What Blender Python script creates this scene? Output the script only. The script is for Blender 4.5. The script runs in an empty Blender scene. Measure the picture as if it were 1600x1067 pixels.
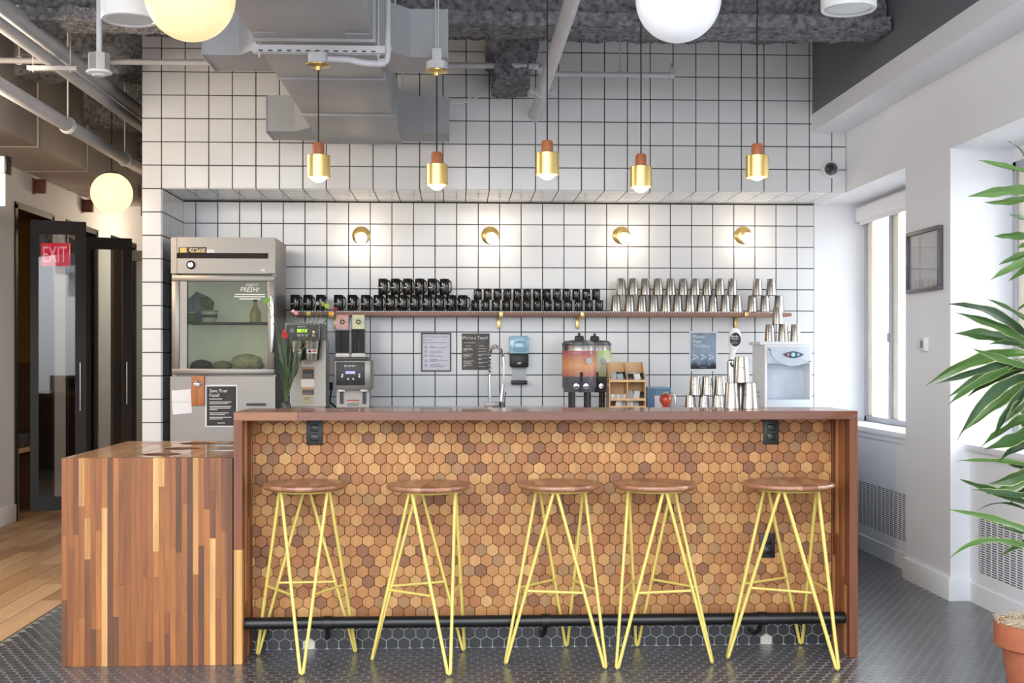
import bpy, bmesh, math, random
from mathutils import Vector, Matrix, noise
R = random.Random(7)
scene = bpy.context.scene
COL = scene.collection
PI = math.pi

# ------------------------------------------------------------------ camera
F, HY, H = 1900.0, 557.0, 1.30            # focal length (px of 1600), horizon row, eye height (m)
TH = math.atan(85 / F)
S_, C_ = math.sin(TH), math.cos(TH)
cam_d = bpy.data.cameras.new('camera'); cam = bpy.data.objects.new('camera', cam_d); COL.objects.link(cam)
cam.location = (0, 0, H); cam.rotation_euler = (PI / 2, 0, -TH)
cam_d.sensor_width = 36; cam_d.lens = 36 * F / 1600; cam_d.shift_y = (HY - 533.5) / 1600
cam_d.clip_start = .05; cam_d.clip_end = 200
scene.camera = cam

# ------------------------------------------------------------------ world and exposure
vs = scene.view_settings
vs.view_transform = 'Standard'; vs.look = 'None'; vs.gamma = 1; vs.use_curve_mapping = False; vs.exposure = 0.70
w = bpy.data.worlds.new('overcast_sky'); scene.world = w; w.use_nodes = True
nt = w.node_tree; nt.nodes.clear()
o = nt.nodes.new('ShaderNodeOutputWorld'); bg = nt.nodes.new('ShaderNodeBackground')
tc = nt.nodes.new('ShaderNodeTexCoord'); sp = nt.nodes.new('ShaderNodeSeparateXYZ'); rp = nt.nodes.new('ShaderNodeValToRGB')
rp.color_ramp.elements[0].position = .47; rp.color_ramp.elements[0].color = (.26, .26, .26, 1)
rp.color_ramp.elements[1].position = .53; rp.color_ramp.elements[1].color = (.90, .95, 1.0, 1)
mr = nt.nodes.new('ShaderNodeMapRange'); mr.inputs[1].default_value = -1; mr.inputs[2].default_value = 1
L = nt.links.new
L(tc.outputs['Generated'], sp.inputs[0]); L(sp.outputs[2], mr.inputs[0]); L(mr.outputs[0], rp.inputs[0])
L(rp.outputs[0], bg.inputs[0]); bg.inputs[1].default_value = 3.8; L(bg.outputs[0], o.inputs[0])
scene.cycles.max_bounces = 8; scene.cycles.diffuse_bounces = 5; scene.cycles.caustics_reflective = False; scene.cycles.caustics_refractive = False
scene.cycles.sample_clamp_indirect = 6

def area_portal(loc, rot, sx, sy):
    d = bpy.data.lights.new('window_portal', 'AREA'); d.shape = 'RECTANGLE'; d.size = sx; d.size_y = sy
    d.cycles.is_portal = True
    q = bpy.data.objects.new('window_portal', d); COL.objects.link(q); q.location = loc; q.rotation_euler = rot

# ------------------------------------------------------------------ pixel helpers (a pixel at a real depth Y, at a height, or on a plane X)
def at(px, py, Y):
    u = (px - 800) / F; s = Y / (C_ - u * S_)
    return Vector((s * (S_ + u * C_), Y, H - (py - HY) * s / F))
def on_x(px, py, X):
    u = (px - 800) / F; s = X / (S_ + u * C_)
    return Vector((X, s * (C_ - u * S_), H - (py - HY) * s / F))
def X_at(px, Y): return at(px, 0, Y).x
def Z_at(py, Y, px=715): return at(px, py, Y).z

# ------------------------------------------------------------------ materials
def lin(c):
    return tuple(((v / 255) / 12.92 if v <= 10 else (((v / 255) + .055) / 1.055) ** 2.4) for v in c) + (1,)
MATS = {}
def base_mat(name):
    m = bpy.data.materials.new(name); m.use_nodes = True; MATS[name] = m
    return m, m.node_tree, m.node_tree.nodes['Principled BSDF']
def mat(name, c, rough=.5, metal=0, var=.06, scale=12, bump=0, bscale=60, coat=0, crough=.08, emit=None, es=0, spec=.5, trans=0, alpha=1):
    if name in MATS: return MATS[name]
    m, t, b = base_mat(name)
    col = lin(c)
    b.inputs['Roughness'].default_value = rough; b.inputs['Metallic'].default_value = metal
    b.inputs['Specular IOR Level'].default_value = spec
    b.inputs['Coat Weight'].default_value = coat; b.inputs['Coat Roughness'].default_value = crough
    g = t.nodes.new('ShaderNodeNewGeometry')
    n = t.nodes.new('ShaderNodeTexNoise'); n.inputs['Scale'].default_value = scale; n.inputs['Detail'].default_value = 4
    t.links.new(g.outputs['Position'], n.inputs['Vector'])
    r = t.nodes.new('ShaderNodeValToRGB')
    r.color_ramp.elements[0].color = tuple(v * (1 - var) for v in col[:3]) + (1,)
    r.color_ramp.elements[1].color = tuple(min(1, v * (1 + var)) for v in col[:3]) + (1,)
    r.color_ramp.elements[0].position = .3; r.color_ramp.elements[1].position = .7
    t.links.new(n.outputs['Fac'], r.inputs[0]); t.links.new(r.outputs[0], b.inputs['Base Color'])
    if bump:
        n2 = t.nodes.new('ShaderNodeTexNoise'); n2.inputs['Scale'].default_value = bscale; n2.inputs['Detail'].default_value = 5
        t.links.new(g.outputs['Position'], n2.inputs['Vector'])
        bp = t.nodes.new('ShaderNodeBump'); bp.inputs['Strength'].default_value = bump; bp.inputs['Distance'].default_value = .02
        t.links.new(n2.outputs['Fac'], bp.inputs['Height']); t.links.new(bp.outputs[0], b.inputs['Normal'])
    if emit:
        b.inputs['Emission Color'].default_value = lin(emit); b.inputs['Emission Strength'].default_value = es
    b.inputs['Transmission Weight'].default_value = trans; b.inputs['Alpha'].default_value = alpha
    return m
def brushed(name, c, rough=.3, axis=2, amp=.25):
    m, t, b = base_mat(name); b.inputs['Metallic'].default_value = 1
    g = t.nodes.new('ShaderNodeNewGeometry'); mp = t.nodes.new('ShaderNodeMapping')
    sc = [90, 90, 90]; sc[axis] = 2; mp.inputs['Scale'].default_value = sc
    n = t.nodes.new('ShaderNodeTexNoise'); n.inputs['Scale'].default_value = 3
    t.links.new(g.outputs['Position'], mp.inputs[0]); t.links.new(mp.outputs[0], n.inputs['Vector'])
    r = t.nodes.new('ShaderNodeValToRGB'); col = lin(c)
    r.color_ramp.elements[0].color = tuple(v * (1 - amp) for v in col[:3]) + (1,); r.color_ramp.elements[1].color = col
    t.links.new(n.outputs['Fac'], r.inputs[0]); t.links.new(r.outputs[0], b.inputs['Base Color'])
    q = t.nodes.new('ShaderNodeMapRange'); q.inputs[3].default_value = rough * .8; q.inputs[4].default_value = rough * 1.3
    t.links.new(n.outputs['Fac'], q.inputs[0]); t.links.new(q.outputs[0], b.inputs['Roughness'])
    return m
def wood(name, axis, src='obj', rough=.45, amp=.35, scale=22, stretch=.06, coat=0):
    """grain along one axis; tone from the object colour ('obj'), the face colours ('attr') or an sRGB triple"""
    m, t, b = base_mat(name); N = t.nodes.new; K = t.links.new
    g = N('ShaderNodeNewGeometry'); oi = N('ShaderNodeObjectInfo'); mp = N('ShaderNodeMapping')
    sc = [1, 1, 1]; sc[axis] = stretch; mp.inputs['Scale'].default_value = sc
    ad = N('ShaderNodeVectorMath'); ad.operation = 'ADD'; mu = N('ShaderNodeVectorMath'); mu.operation = 'SCALE'
    mu.inputs[0].default_value = (7.3, 5.1, 9.7); K(oi.outputs['Random'], mu.inputs['Scale'])
    K(g.outputs['Position'], mp.inputs[0]); K(mp.outputs[0], ad.inputs[0]); K(mu.outputs[0], ad.inputs[1])
    n = N('ShaderNodeTexNoise'); n.inputs['Scale'].default_value = scale; n.inputs['Detail'].default_value = 7; n.inputs['Roughness'].default_value = .62; n.inputs['Distortion'].default_value = .6
    K(ad.outputs[0], n.inputs['Vector'])
    q = N('ShaderNodeMapRange'); q.inputs[1].default_value = .25; q.inputs[2].default_value = .75; q.inputs[3].default_value = 1 - amp; q.inputs[4].default_value = 1 + amp * .6
    K(n.outputs['Fac'], q.inputs[0])
    mx = N('ShaderNodeVectorMath'); mx.operation = 'SCALE'
    if src == 'obj': K(oi.outputs['Color'], mx.inputs[0])
    elif src == 'attr':
        a = N('ShaderNodeAttribute'); a.attribute_name = 'tone'; K(a.outputs['Color'], mx.inputs[0])
    else: mx.inputs[0].default_value = lin(src)[:3]
    K(q.outputs[0], mx.inputs['Scale']); K(mx.outputs[0], b.inputs['Base Color'])
    b.inputs['Roughness'].default_value = rough; b.inputs['Coat Weight'].default_value = coat
    return m
def toned(name, rough=.3, src='obj'):
    m, t, b = base_mat(name); b.inputs['Roughness'].default_value = rough
    if src == 'obj':
        oi = t.nodes.new('ShaderNodeObjectInfo'); t.links.new(oi.outputs['Color'], b.inputs['Base Color'])
    else:
        a = t.nodes.new('ShaderNodeAttribute'); a.attribute_name = 'tone'; t.links.new(a.outputs['Color'], b.inputs['Base Color'])
    return m
def glass(name, tint=(255, 255, 255), refl=.12, ior=1.5):
    m, t, b = base_mat(name); t.nodes.remove(b); N = t.nodes.new
    out = t.nodes['Material Output']
    tr = N('ShaderNodeBsdfTransparent'); tr.inputs[0].default_value = lin(tint)
    gl = N('ShaderNodeBsdfGlossy'); gl.inputs['Roughness'].default_value = .02
    fr = N('ShaderNodeFresnel'); fr.inputs[0].default_value = ior
    ml = N('ShaderNodeMath'); ml.operation = 'ADD'; ml.inputs[1].default_value = refl; t.links.new(fr.outputs[0], ml.inputs[0])
    ge = N('ShaderNodeNewGeometry'); iv = N('ShaderNodeMath'); iv.operation = 'SUBTRACT'; iv.inputs[0].default_value = 1; t.links.new(ge.outputs['Backfacing'], iv.inputs[1])
    fm = N('ShaderNodeMath'); fm.operation = 'MULTIPLY'; t.links.new(ml.outputs[0], fm.inputs[0]); t.links.new(iv.outputs[0], fm.inputs[1]); ml = fm   # only the outer face reflects
    mx = N('ShaderNodeMixShader'); t.links.new(ml.outputs[0], mx.inputs[0]); t.links.new(tr.outputs[0], mx.inputs[1]); t.links.new(gl.outputs[0], mx.inputs[2])
    t.links.new(mx.outputs[0], out.inputs[0]); return m

TILE = mat('glazed_white_tile', (226, 227, 229), .13, var=.012, scale=3, bump=.012, bscale=9, spec=.5)
GROUT = mat('dark_grout', (52, 52, 56), .9)
WHITE = mat('white_wall_paint', (238, 240, 245), .75, var=.015, scale=2)
GREYWALL = mat('charcoal_wall_paint', (116, 116, 122), .8, var=.02)
BEIGEDUCT = mat('taupe_duct_paint', (192, 184, 176), .6, var=.05, scale=4)
DUCT = mat('grey_duct_paint', (164, 166, 170), .48, var=.07, scale=3)
PIPE = mat('grey_pipe_paint', (200, 201, 206), .42, var=.07, scale=9)
FLUFF = mat('sprayed_fireproofing', (128, 129, 135), 1, var=.6, scale=30, bump=1, bscale=55)
BLACKTILE = mat('black_hex_tile', (24, 24, 26), .35, var=.25, scale=7)
FLOORTILE = mat('charcoal_floor_hex', (68, 71, 77), .34, var=.22, scale=5, bump=.02, bscale=30, coat=.6, crough=.20, spec=1)
PALEGROUT = mat('pale_floor_grout', (150, 151, 154), .7)
FLOORGROUT = mat('grey_floor_grout', (150, 151, 155), .45)
MIDGROUT = mat('wood_hex_backing', (62, 40, 26), .9)
BLACK = mat('black_plastic', (24, 24, 25), .4)
BLACKMETAL = mat('black_pipe_metal', (22, 22, 23), .33, var=.25)
BLACKFRAME = mat('black_door_frame', (27, 23, 21), .5)
YELLOW = mat('yellow_powder_coat', (222, 202, 108), .35, var=.06)
BRASS = brushed('brushed_brass', (236, 206, 134), .30)
STEEL = brushed('brushed_stainless', (140, 134, 128), .38, axis=0)
STEELV = brushed('cup_stainless', (172, 167, 160), .27, axis=2, amp=.15)
CHROME = mat('chrome', (215, 216, 218), .12, 1, var=.03)
BULB = mat('lit_bulb', (255, 240, 215), .3, emit=(255, 232, 200), es=17)
GLOBEWARM = mat('opal_globe_warm', (190, 170, 140), .25, emit=(255, 212, 156), es=.60)
GLOBEFAR = mat('opal_globe_bright', (200, 180, 150), .3, emit=(255, 222, 172), es=.9)
GLOBEWHITE = mat('opal_globe_white', (226, 227, 230), .3, var=.01, emit=(236, 240, 255), es=.16)  # slight glow added to the unlit globe to brighten all its sides
CABLE = mat('black_cable', (22, 22, 24), .6)
CREAM = mat('cream_window_trim', (236, 228, 214), .5)
ALU = mat('aluminium_frame', (176, 180, 186), .4, .5, var=.04)
PLASTICWHITE = mat('white_plastic', (228, 228, 230), .4, var=.02)
PLASTICGREY = mat('pale_grey_plastic', (196, 204, 214), .4, var=.02)
PAPER = mat('white_paper', (232, 232, 236), .8, var=.01)
INK = mat('dark_print', (70, 70, 74), .7)
GREYINK = mat('grey_print', (140, 140, 158), .8)
WHITEINK = mat('white_print', (240, 240, 240), .7)
DARKPAPER = mat('dark_poster', (60, 58, 58), .6, var=.35, scale=14)
TERRA = mat('terracotta', (164, 94, 64), .75, var=.12, scale=10, bump=.1, bscale=80)
STRAW = mat('dried_moss', (196, 184, 160), .9, var=.3, scale=60)
STEM = mat('plant_stem', (128, 112, 84), .8, var=.3)
LEAF = toned('leaf_green', .38)
LEAFEDGE = mat('leaf_cream_margin', (170, 180, 112), .45)
PANE = glass('window_glass', refl=.02)
DOORGLASS = glass('door_glass', (215, 220, 222), .05)
FRIDGEGLASS = glass('fridge_glass', (226, 228, 218), .0, 1.22)
CLEAR = glass('clear_plastic', (242, 244, 246), .0, 1.2)
STAVE_Z = wood('stave_wood_vertical', 2, amp=.5, scale=30); STAVE_Y = wood('stave_wood_lengthwise', 1, rough=.35, coat=.5); STAVE_X = wood('stave_wood_crosswise', 0, rough=.35, coat=.5)
HEXWOOD = wood('hex_wood', 2, amp=.22, scale=60, rough=.55); HEXWOODS = wood('hex_wood_faces', 2, 'attr', amp=.22, scale=60, rough=.55)
SEATWOOD = wood('seat_wood', 1, rough=.35, coat=.4); PLANK = wood('floor_plank_wood', 1, rough=.4, amp=.2)
SHELFWOOD = wood('shelf_wood', 0, (146, 104, 84)); CAPWOOD = wood('pendant_wood', 2, (176, 104, 66)); PALEWOOD = wood('pale_birch', 2, (222, 180, 132), amp=.12)

# ------------------------------------------------------------------ geometry helpers
class MB:
    def __init__(s): s.bm = bmesh.new(); s.tones = None
    def poly(s, pts):
        vs = [s.bm.verts.new(p) for p in pts]
        try: return s.bm.faces.new(vs)
        except ValueError: return None
    def box(s, x0, x1, y0, y1, z0, z1, bev=0):
        x0, x1 = sorted((x0, x1)); y0, y1 = sorted((y0, y1)); z0, z1 = sorted((z0, z1))
        g = bmesh.ops.create_cube(s.bm, size=1)
        vs = g['verts']
        for v in vs: v.co = Vector(((x0 + x1) / 2 + v.co.x * (x1 - x0), (y0 + y1) / 2 + v.co.y * (y1 - y0), (z0 + z1) / 2 + v.co.z * (z1 - z0)))
        if bev:
            es = list({e for v in vs for e in v.link_edges})
            bmesh.ops.bevel(s.bm, geom=es, offset=bev, segments=2, affect='EDGES', profile=.5)
        return s
    def pbox(s, px0, px1, py0, py1, Y, dy, bev=0):
        """box whose front face at depth Y spans a pixel rectangle, dy thick to the back"""
        a = at(px0, py1, Y); b = at(px1, py0, Y)
        return s.box(a.x, b.x, Y, Y + dy, a.z, b.z, bev)
    def bar(s, p, q, r, n=10, r2=None, cap=True):
        p, q = Vector(p), Vector(q); d = (q - p); r2 = r if r2 is None else r2
        if d.length < 1e-6: return s
        a = d.normalized(); u = a.orthogonal().normalized(); v = a.cross(u)
        A = [s.bm.verts.new(p + r * (math.cos(2 * PI * i / n) * u + math.sin(2 * PI * i / n) * v)) for i in range(n)]
        B = [s.bm.verts.new(q + r2 * (math.cos(2 * PI * i / n) * u + math.sin(2 * PI * i / n) * v)) for i in range(n)]
        for i in range(n): s.bm.faces.new((A[i], A[(i + 1) % n], B[(i + 1) % n], B[i]))
        if cap: s.bm.faces.new(A[::-1]); s.bm.faces.new(B)
        return s
    def tube(s, pts, r, n=8, closed=False):
        pts = [Vector(p) for p in pts]; rings = []
        m = len(pts); u = None
        for i, p in enumerate(pts):
            a = pts[(i + 1) % m] if (closed or i < m - 1) else p
            b = pts[i - 1] if (closed or i > 0) else p
            t = (a - b).normalized()
            u = t.orthogonal().normalized() if u is None else (u - t * u.dot(t)).normalized()
            v = t.cross(u); rr = r[i] if isinstance(r, (list, tuple)) else r
            rings.append([s.bm.verts.new(p + rr * (math.cos(2 * PI * k / n) * u + math.sin(2 * PI * k / n) * v)) for k in range(n)])
        for i in range(m if closed else m - 1):
            A, B = rings[i], rings[(i + 1) % m]
            for k in range(n): s.bm.faces.new((A[k], A[(k + 1) % n], B[(k + 1) % n], B[k]))
        if not closed: s.bm.faces.new(rings[0][::-1]); s.bm.faces.new(rings[-1])
        return s
    def lathe(s, prof, c=(0, 0, 0), n=24, axis='z'):
        """closed profile of (radius, height) from bottom to top; radius 0 ends close the form"""
        c = Vector(c); rings = []
        def P(r, h, k):
            a = 2 * PI * k / n
            if axis == 'z': return c + Vector((r * math.cos(a), r * math.sin(a), h))
            if axis == 'y': return c + Vector((r * math.cos(a), -h, r * math.sin(a)))
            return c + Vector((-h, r * math.cos(a), r * math.sin(a)))
        for r, h in prof:
            rings.append([s.bm.verts.new(P(0, h, 0))] if r < 1e-6 else [s.bm.verts.new(P(r, h, k)) for k in range(n)])
        for A, B in zip(rings, rings[1:]):
            for k in range(n):
                k2 = (k + 1) % n
                if len(A) == 1 and len(B) == 1: continue
                if len(A) == 1: s.bm.faces.new((A[0], B[k2], B[k]))
                elif len(B) == 1: s.bm.faces.new((A[k], A[k2], B[0]))
                else: s.bm.faces.new((A[k], A[k2], B[k2], B[k]))
        return s
    def prism(s, pts, y0, y1, ch=0):
        """outline of (x, z) from y0 (front) to y1 (back), front edge chamfered by ch"""
        n = len(pts); cx = sum(p[0] for p in pts) / n; cz = sum(p[1] for p in pts) / n
        def ring(y, k): return [s.bm.verts.new((cx + (x - cx) * k, y, cz + (z - cz) * k)) for x, z in pts]
        ext = max(max(abs(p[0] - cx) for p in pts), 1e-6)
        rs = ([ring(y0, 1 - ch / ext), ring(y0 + ch, 1)] if ch else [ring(y0, 1)]) + [ring(y1, 1)]
        s.bm.faces.new(rs[0]); s.bm.faces.new(rs[-1][::-1])
        for A, B in zip(rs, rs[1:]):
            for k in range(n): s.bm.faces.new((A[k], B[k], B[(k + 1) % n], A[(k + 1) % n]))
        return s
    def mesh(s, name, m, smooth=True, off=(0, 0, 0)):
        bmesh.ops.recalc_face_normals(s.bm, faces=s.bm.faces[:])
        me = bpy.data.meshes.new(name)
        if any(off):
            o = Vector(off)
            for v in s.bm.verts: v.co -= o
        s.bm.to_mesh(me); s.bm.free()
        for q in (m if isinstance(m, (list, tuple)) else [m]): me.materials.append(q)
        if smooth:
            me.shade_smooth(); me.set_sharp_from_angle(angle=math.radians(38))
        return me
    def build(s, name, m, parent=None, smooth=True, color=None):
        off = wloc(parent)
        ob = bpy.data.objects.new(name, s.mesh(name, m, smooth, off)); COL.objects.link(ob)
        if parent: ob.parent = parent
        if color: ob.color = color
        return ob
def wloc(p):
    v = Vector((0, 0, 0))
    while p is not None: v += p.location; p = p.parent
    return v
def tag(o, label, cat, group=None, kind=None):
    if label: o['label'] = label
    if cat: o['category'] = cat
    if group: o['group'] = group
    if kind: o['kind'] = kind
    return o
def thing(name, label, cat, loc=(0, 0, 0), group=None):
    e = bpy.data.objects.new(name, None); COL.objects.link(e); e.location = loc; e.empty_display_size = .1
    return tag(e, label, cat, group)
def struct(name, mb, m, label=None):
    ob = mb.build(name, m); ob['kind'] = 'structure'
    ob['label'] = label or name.replace('_', ' '); ob['category'] = name.split('_')[0].split('.')[0]
    return ob
def inst(name, me, parent, loc, color=None, rot=None):
    ob = bpy.data.objects.new(name, me); COL.objects.link(ob); ob.parent = parent
    ob.location = Vector(loc) - wloc(parent)
    if color: ob.color = color
    if rot: ob.rotation_euler = rot
    return ob
def dup(root, loc, rz=0, label=None, group=None, scale=None):
    r = root.copy(); COL.objects.link(r); r.location = loc; r.rotation_euler = (0, 0, rz)
    if scale: r.scale = scale
    if label: r['label'] = label
    if group: r['group'] = group
    for ch in list(root.children):
        c = ch.copy(); COL.objects.link(c); c.parent = r
        for g in ch.children:
            d = g.copy(); COL.objects.link(d); d.parent = c
    return r
def letters(body, px, py, hpx, Y, parent, m, wpx=None, name='lettering', align='l', slant=0, proud=.0015):
    """flat lettering facing the viewer; (px, py) is its left (or centre) bottom, hpx its height, at depth Y"""
    cu = bpy.data.curves.new('lettering', 'FONT'); cu.body = body; cu.size = 1; cu.space_line = .95; cu.resolution_u = 2
    if slant: cu.shear = slant
    t = bpy.data.objects.new('tmp', cu); me = bpy.data.meshes.new_from_object(t)
    bpy.data.objects.remove(t); bpy.data.curves.remove(cu)
    xs = [v.co.x for v in me.vertices]; ys = [v.co.y for v in me.vertices]
    if not xs: return None
    x0, x1, y0, y1 = min(xs), max(xs), min(ys), max(ys)
    k = Y / F; sy = hpx * k / max(y1 - y0, 1e-6); sx = (wpx * k / (x1 - x0)) if wpx else sy
    p = at(px, py, Y); off = wloc(parent)
    for v in me.vertices:
        X = (v.co.x - x0) * sx - ((x1 - x0) * sx / 2 if align == 'c' else 0)
        v.co = Vector((p.x + X, Y - proud, p.z + (v.co.y - y0) * sy)) - off
    me.materials.clear(); me.materials.append(m)
    ob = bpy.data.objects.new(name, me); COL.objects.link(ob); ob.parent = parent
    return ob
def lines(rows, Y, parent, m, name='print_lines', hpx=1.3, proud=.0012):
    b = MB()
    for x0, x1, y in rows:
        a = at(x0, y + hpx / 2, Y); c = at(x1, y - hpx / 2, Y)
        b.poly([(a.x, Y - proud, a.z), (c.x, Y - proud, a.z), (c.x, Y - proud, c.z), (a.x, Y - proud, c.z)])
    return b.build(name, m, parent, False)
def jit(c, a=.12):
    k = 1 + R.uniform(-a, a); return tuple(min(1, v * k) for v in lin(c)[:3]) + (1,)
def warm(L_): return [(r, g * .95, b * .80) for r, g, b in L_]
def dim(c, k): return (c[0] * k, c[1] * k, c[2] * k, 1)
ORD = ['zeroth', 'first', 'second', 'third', 'fourth', 'fifth', 'sixth', 'seventh', 'eighth', 'ninth', 'tenth', 'eleventh', 'twelfth', 'thirteenth', 'fourteenth', 'fifteenth', 'sixteenth']

# ================================================================== SETTING
YU, YR = 8.10, 8.72                       # upper tiled wall, tiled back wall of the recess
XL, XP = -1.9466, -2.075                  # left edge of the recess, left end of the tiled wall
XW, XS = 2.62, 2.385                      # window wall, face of the soffit above it
ZR = 2.408                                # ceiling of the recess and heads of the window niches
PITCH, GAP = .1541, .006
def tile_mesh(wd, ht, cache={}):
    k = (round(wd, 3), round(ht, 3))
    if k not in cache:
        cache[k] = MB().prism([(-wd / 2, -ht / 2), (wd / 2, -ht / 2), (wd / 2, ht / 2), (-wd / 2, ht / 2)], -.004, .006, .0022).mesh('tile', TILE, False)
    return cache[k]
def tile_grid(parent, xs, zs, Y, skip=None, rz=0, X=None):
    """xs, zs: grid lines; tiles face -Y at depth Y (or face +X at plane X when rz is set)"""
    for a, b in zip(xs, xs[1:]):
        for c, d in zip(zs, zs[1:]):
            if b - a < .012 or d - c < .012: continue
            if skip and skip((a + b) / 2, (c + d) / 2): continue
            me = tile_mesh(b - a - GAP, d - c - GAP)
            j = (R.gauss(0, .0018), 0, R.gauss(0, .0018) + rz)
            loc = ((a + b) / 2, Y, (c + d) / 2) if X is None else (X, (a + b) / 2, (c + d) / 2)
            inst('tile', me, parent, loc, None, j)
def cuts(lo, hi, first, step):
    v = [lo]; x = first
    while x <= lo + 1e-4: x += step
    while x < hi - 1e-4: v.append(x); x += step
    return v + [hi]
wall_up = struct('wall_upper', MB().box(XL, XW, YU + .004, YR + .3, ZR + .006, 3.62).box(XP + .004, XL - .004, YU + .004, YR + .3, 0, 3.62), GROUT, 'white square tiled upper wall above the bar recess')
zs = cuts(ZR, 3.46, 2.4055, PITCH)
if zs[1] - zs[0] < .03: zs.pop(1)
xs = cuts(XL, XW, XL, PITCH)
tile_grid(wall_up, xs, zs, YU)
tile_grid(wall_up, [XP, XL], cuts(0, 3.46, 2.4055 - PITCH * 15, PITCH), YU)
wall_back = struct('wall_back', MB().box(XL - .1, 2.585, YR + .004, YR + .3, 0, ZR + .1), GROUT, 'white square tiled back wall of the bar recess')
xr0 = -1.8559; zr = [2.4 - PITCH * k for k in range(11)][::-1]
tile_grid(wall_back, cuts(XL, 2.585, xr0, PITCH), zr, YR, skip=lambda x, z: x < -1.25 and z < 2.0)
wall_l = struct('wall_left', MB().box(XL - .05, XL - .005, YU + .01, YR, 0, ZR), GROUT, 'narrow tiled side of the recess left of the fridge')
tile_grid(wall_l, cuts(YU + .004, YR, YU + .004, PITCH), cuts(.5, ZR, 2.4055 - PITCH * 13, PITCH), 0, rz=PI / 2, X=XL)
tr = struct('trim_1', MB().box(XL, XW, YU + .01, YR + .2, ZR + .006, ZR + .05), GROUT, 'tiled underside of the wall above the recess')
sb = MB()
for a, b in zip(xs, xs[1:]):
    for k in range(4):
        y0 = YU + .006 + k * PITCH; sb.box(a + .003, b - .003, y0 + .003, min(YR, y0 + PITCH - .003), ZR - .001, ZR + .01)
u = sb.build('tile', TILE, tr, False); u['kind'] = 'stuff'
wall_end = struct('wall_end', MB().box(2.585, 2.985, YR - .004, YR + .3, 0, ZR + .1), WHITE, 'plain white end wall of the window niche')

# window wall on the right
wr = struct('wall_right', MB().box(XW, 3.2, -1.5, YR + .3, ZR, 3.62).box(XW, 3.2, 6.36, 7.01, 0, ZR).box(XW, 3.2, 3.3, 4.3, 0, ZR).box(XW, 3.2, .2, 1.2, 0, ZR), WHITE, 'white window wall with piers on the right')
struct('trim_2', MB().box(XS, XW, -1.5, YU - .002, 2.812, 2.93), WHITE, 'white band along the bottom of the soffit')
struct('wall_soffit', MB().box(XS + .004, XW, -1.5, YU - .002, 2.93, 3.62), GREYWALL, 'charcoal painted wall above the white soffit band')
struct('baseboard_right', MB().box(XW - .016, 3.0, 6.344, 7.026, 0, .125, .003), WHITE, 'white baseboard around the pier')

def niche(idx, y0, y1):
    Xc, Xg = 2.725, 2.955
    sill = MB().box(Xc - .03, Xg + .03, y0, y1, .80, .835, .004).box(Xc - .012, Xc + .03, y0, y1, .765, .80)
    struct('trim_%d' % (idx + 2), sill, WHITE, 'white window sill over the radiator cover %s' % ('beyond the pier' if idx == 1 else 'behind the plant'))
    b = MB()
    g0, g1, z0, z1 = (y0 + .12, y1 - .12, .17, .46)
    b.box(Xc, Xc + .02, y0, y1, 0, z0).box(Xc, Xc + .02, y0, y1, z1, .80).box(Xc, Xc + .02, y0, g0, z0, z1).box(Xc, Xc + .02, g1, y1, z0, z1).box(Xc - .008, Xc, y0, y1, 0, .10)
    t = struct('wall_radiator.%03d' % idx if idx > 1 else 'wall_radiator', b, WHITE, 'white radiator cover below the window %s' % ('beyond the pier' if idx == 1 else 'behind the plant'))
    g = MB(); nz = 24
    for k in range(nz + 1):
        z = z0 + (z1 - z0) * k / nz; g.box(Xc + .0003, Xc + .0015, g0, g1, z - .0031, z + .0031)
    ny = int((g1 - g0) / .07)
    for k in range(ny + 1):
        y = g0 + (g1 - g0) * k / ny; g.box(Xc, Xc + .0016, y - .006, y + .006, z0, z1)
    q = g.build('grille', WHITE, t, False); q['kind'] = 'stuff'
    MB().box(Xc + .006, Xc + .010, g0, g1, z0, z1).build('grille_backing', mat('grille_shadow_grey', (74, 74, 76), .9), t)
    # window
    wn = thing('window_%d' % idx, 'aluminium sliding window %s' % ('with cream trim beyond the pier' if idx == 1 else 'behind the tall plant'), 'window', (Xg, (y0 + y1) / 2, .835)); wn['kind'] = 'structure'
    f = MB(); za, zb = .835, 2.33
    a, c = y0 + .03, y1 - .03
    for (p, q2, r, s) in ((a, a + .04, za, zb), (c - .04, c, za, zb), (a, c, za, za + .04), (a, c, zb - .05, zb)): f.box(Xg - .012, Xg + .022, p, q2, r, s, .002)
    f.build('frame', ALU, wn)
    tm = MB(); mid = on_x(1393, 0, Xg).y if idx == 1 else (a + c) / 2
    for p, q2 in ((c - .13, c - .04), (a + .04, a + .07), (mid + .02, mid + .05), (mid - .12, mid - .03)): tm.box(Xg, Xg + .018, p, q2, za + .04, zb - .05, .002)
    tm.build('sash_trim', CREAM, wn)
    MB().box(Xg - .014, Xg + .022, mid - .024, mid + .024, za + .04, zb - .05, .002).build('mullion', ALU, wn)
    MB().box(Xg + .012, Xg + .016, a + .04, mid - .02, za + .04, zb - .05).build('pane', PANE, wn)
    MB().box(Xg + .004, Xg + .008, mid + .02, c - .04, za + .04, zb - .05).build('pane', PANE, wn)
    MB().box(Xg - .03, Xg - .014, mid - .01, mid + .01, 1.40, 1.46).build('latch', ALU, wn)
    # wall around the window within the niche
    struct('wall_niche.%03d' % idx if idx > 1 else 'wall_niche', MB().box(Xg + .005, Xg + .03, y0, a, .8, ZR).box(Xg + .005, Xg + .03, c, y1, .8, ZR).box(Xg + .005, Xg + .03, a, c, zb, ZR), WHITE, 'white wall around the window %s' % ('beyond the pier' if idx == 1 else 'behind the plant'))
    area_portal((3.0, (a + c) / 2, 1.58), (0, PI / 2, 0), 1.5, c - a)
    return a, c
a1, c1 = niche(1, 7.01, YR - .004)
niche(2, 4.3, 6.36)
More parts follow.
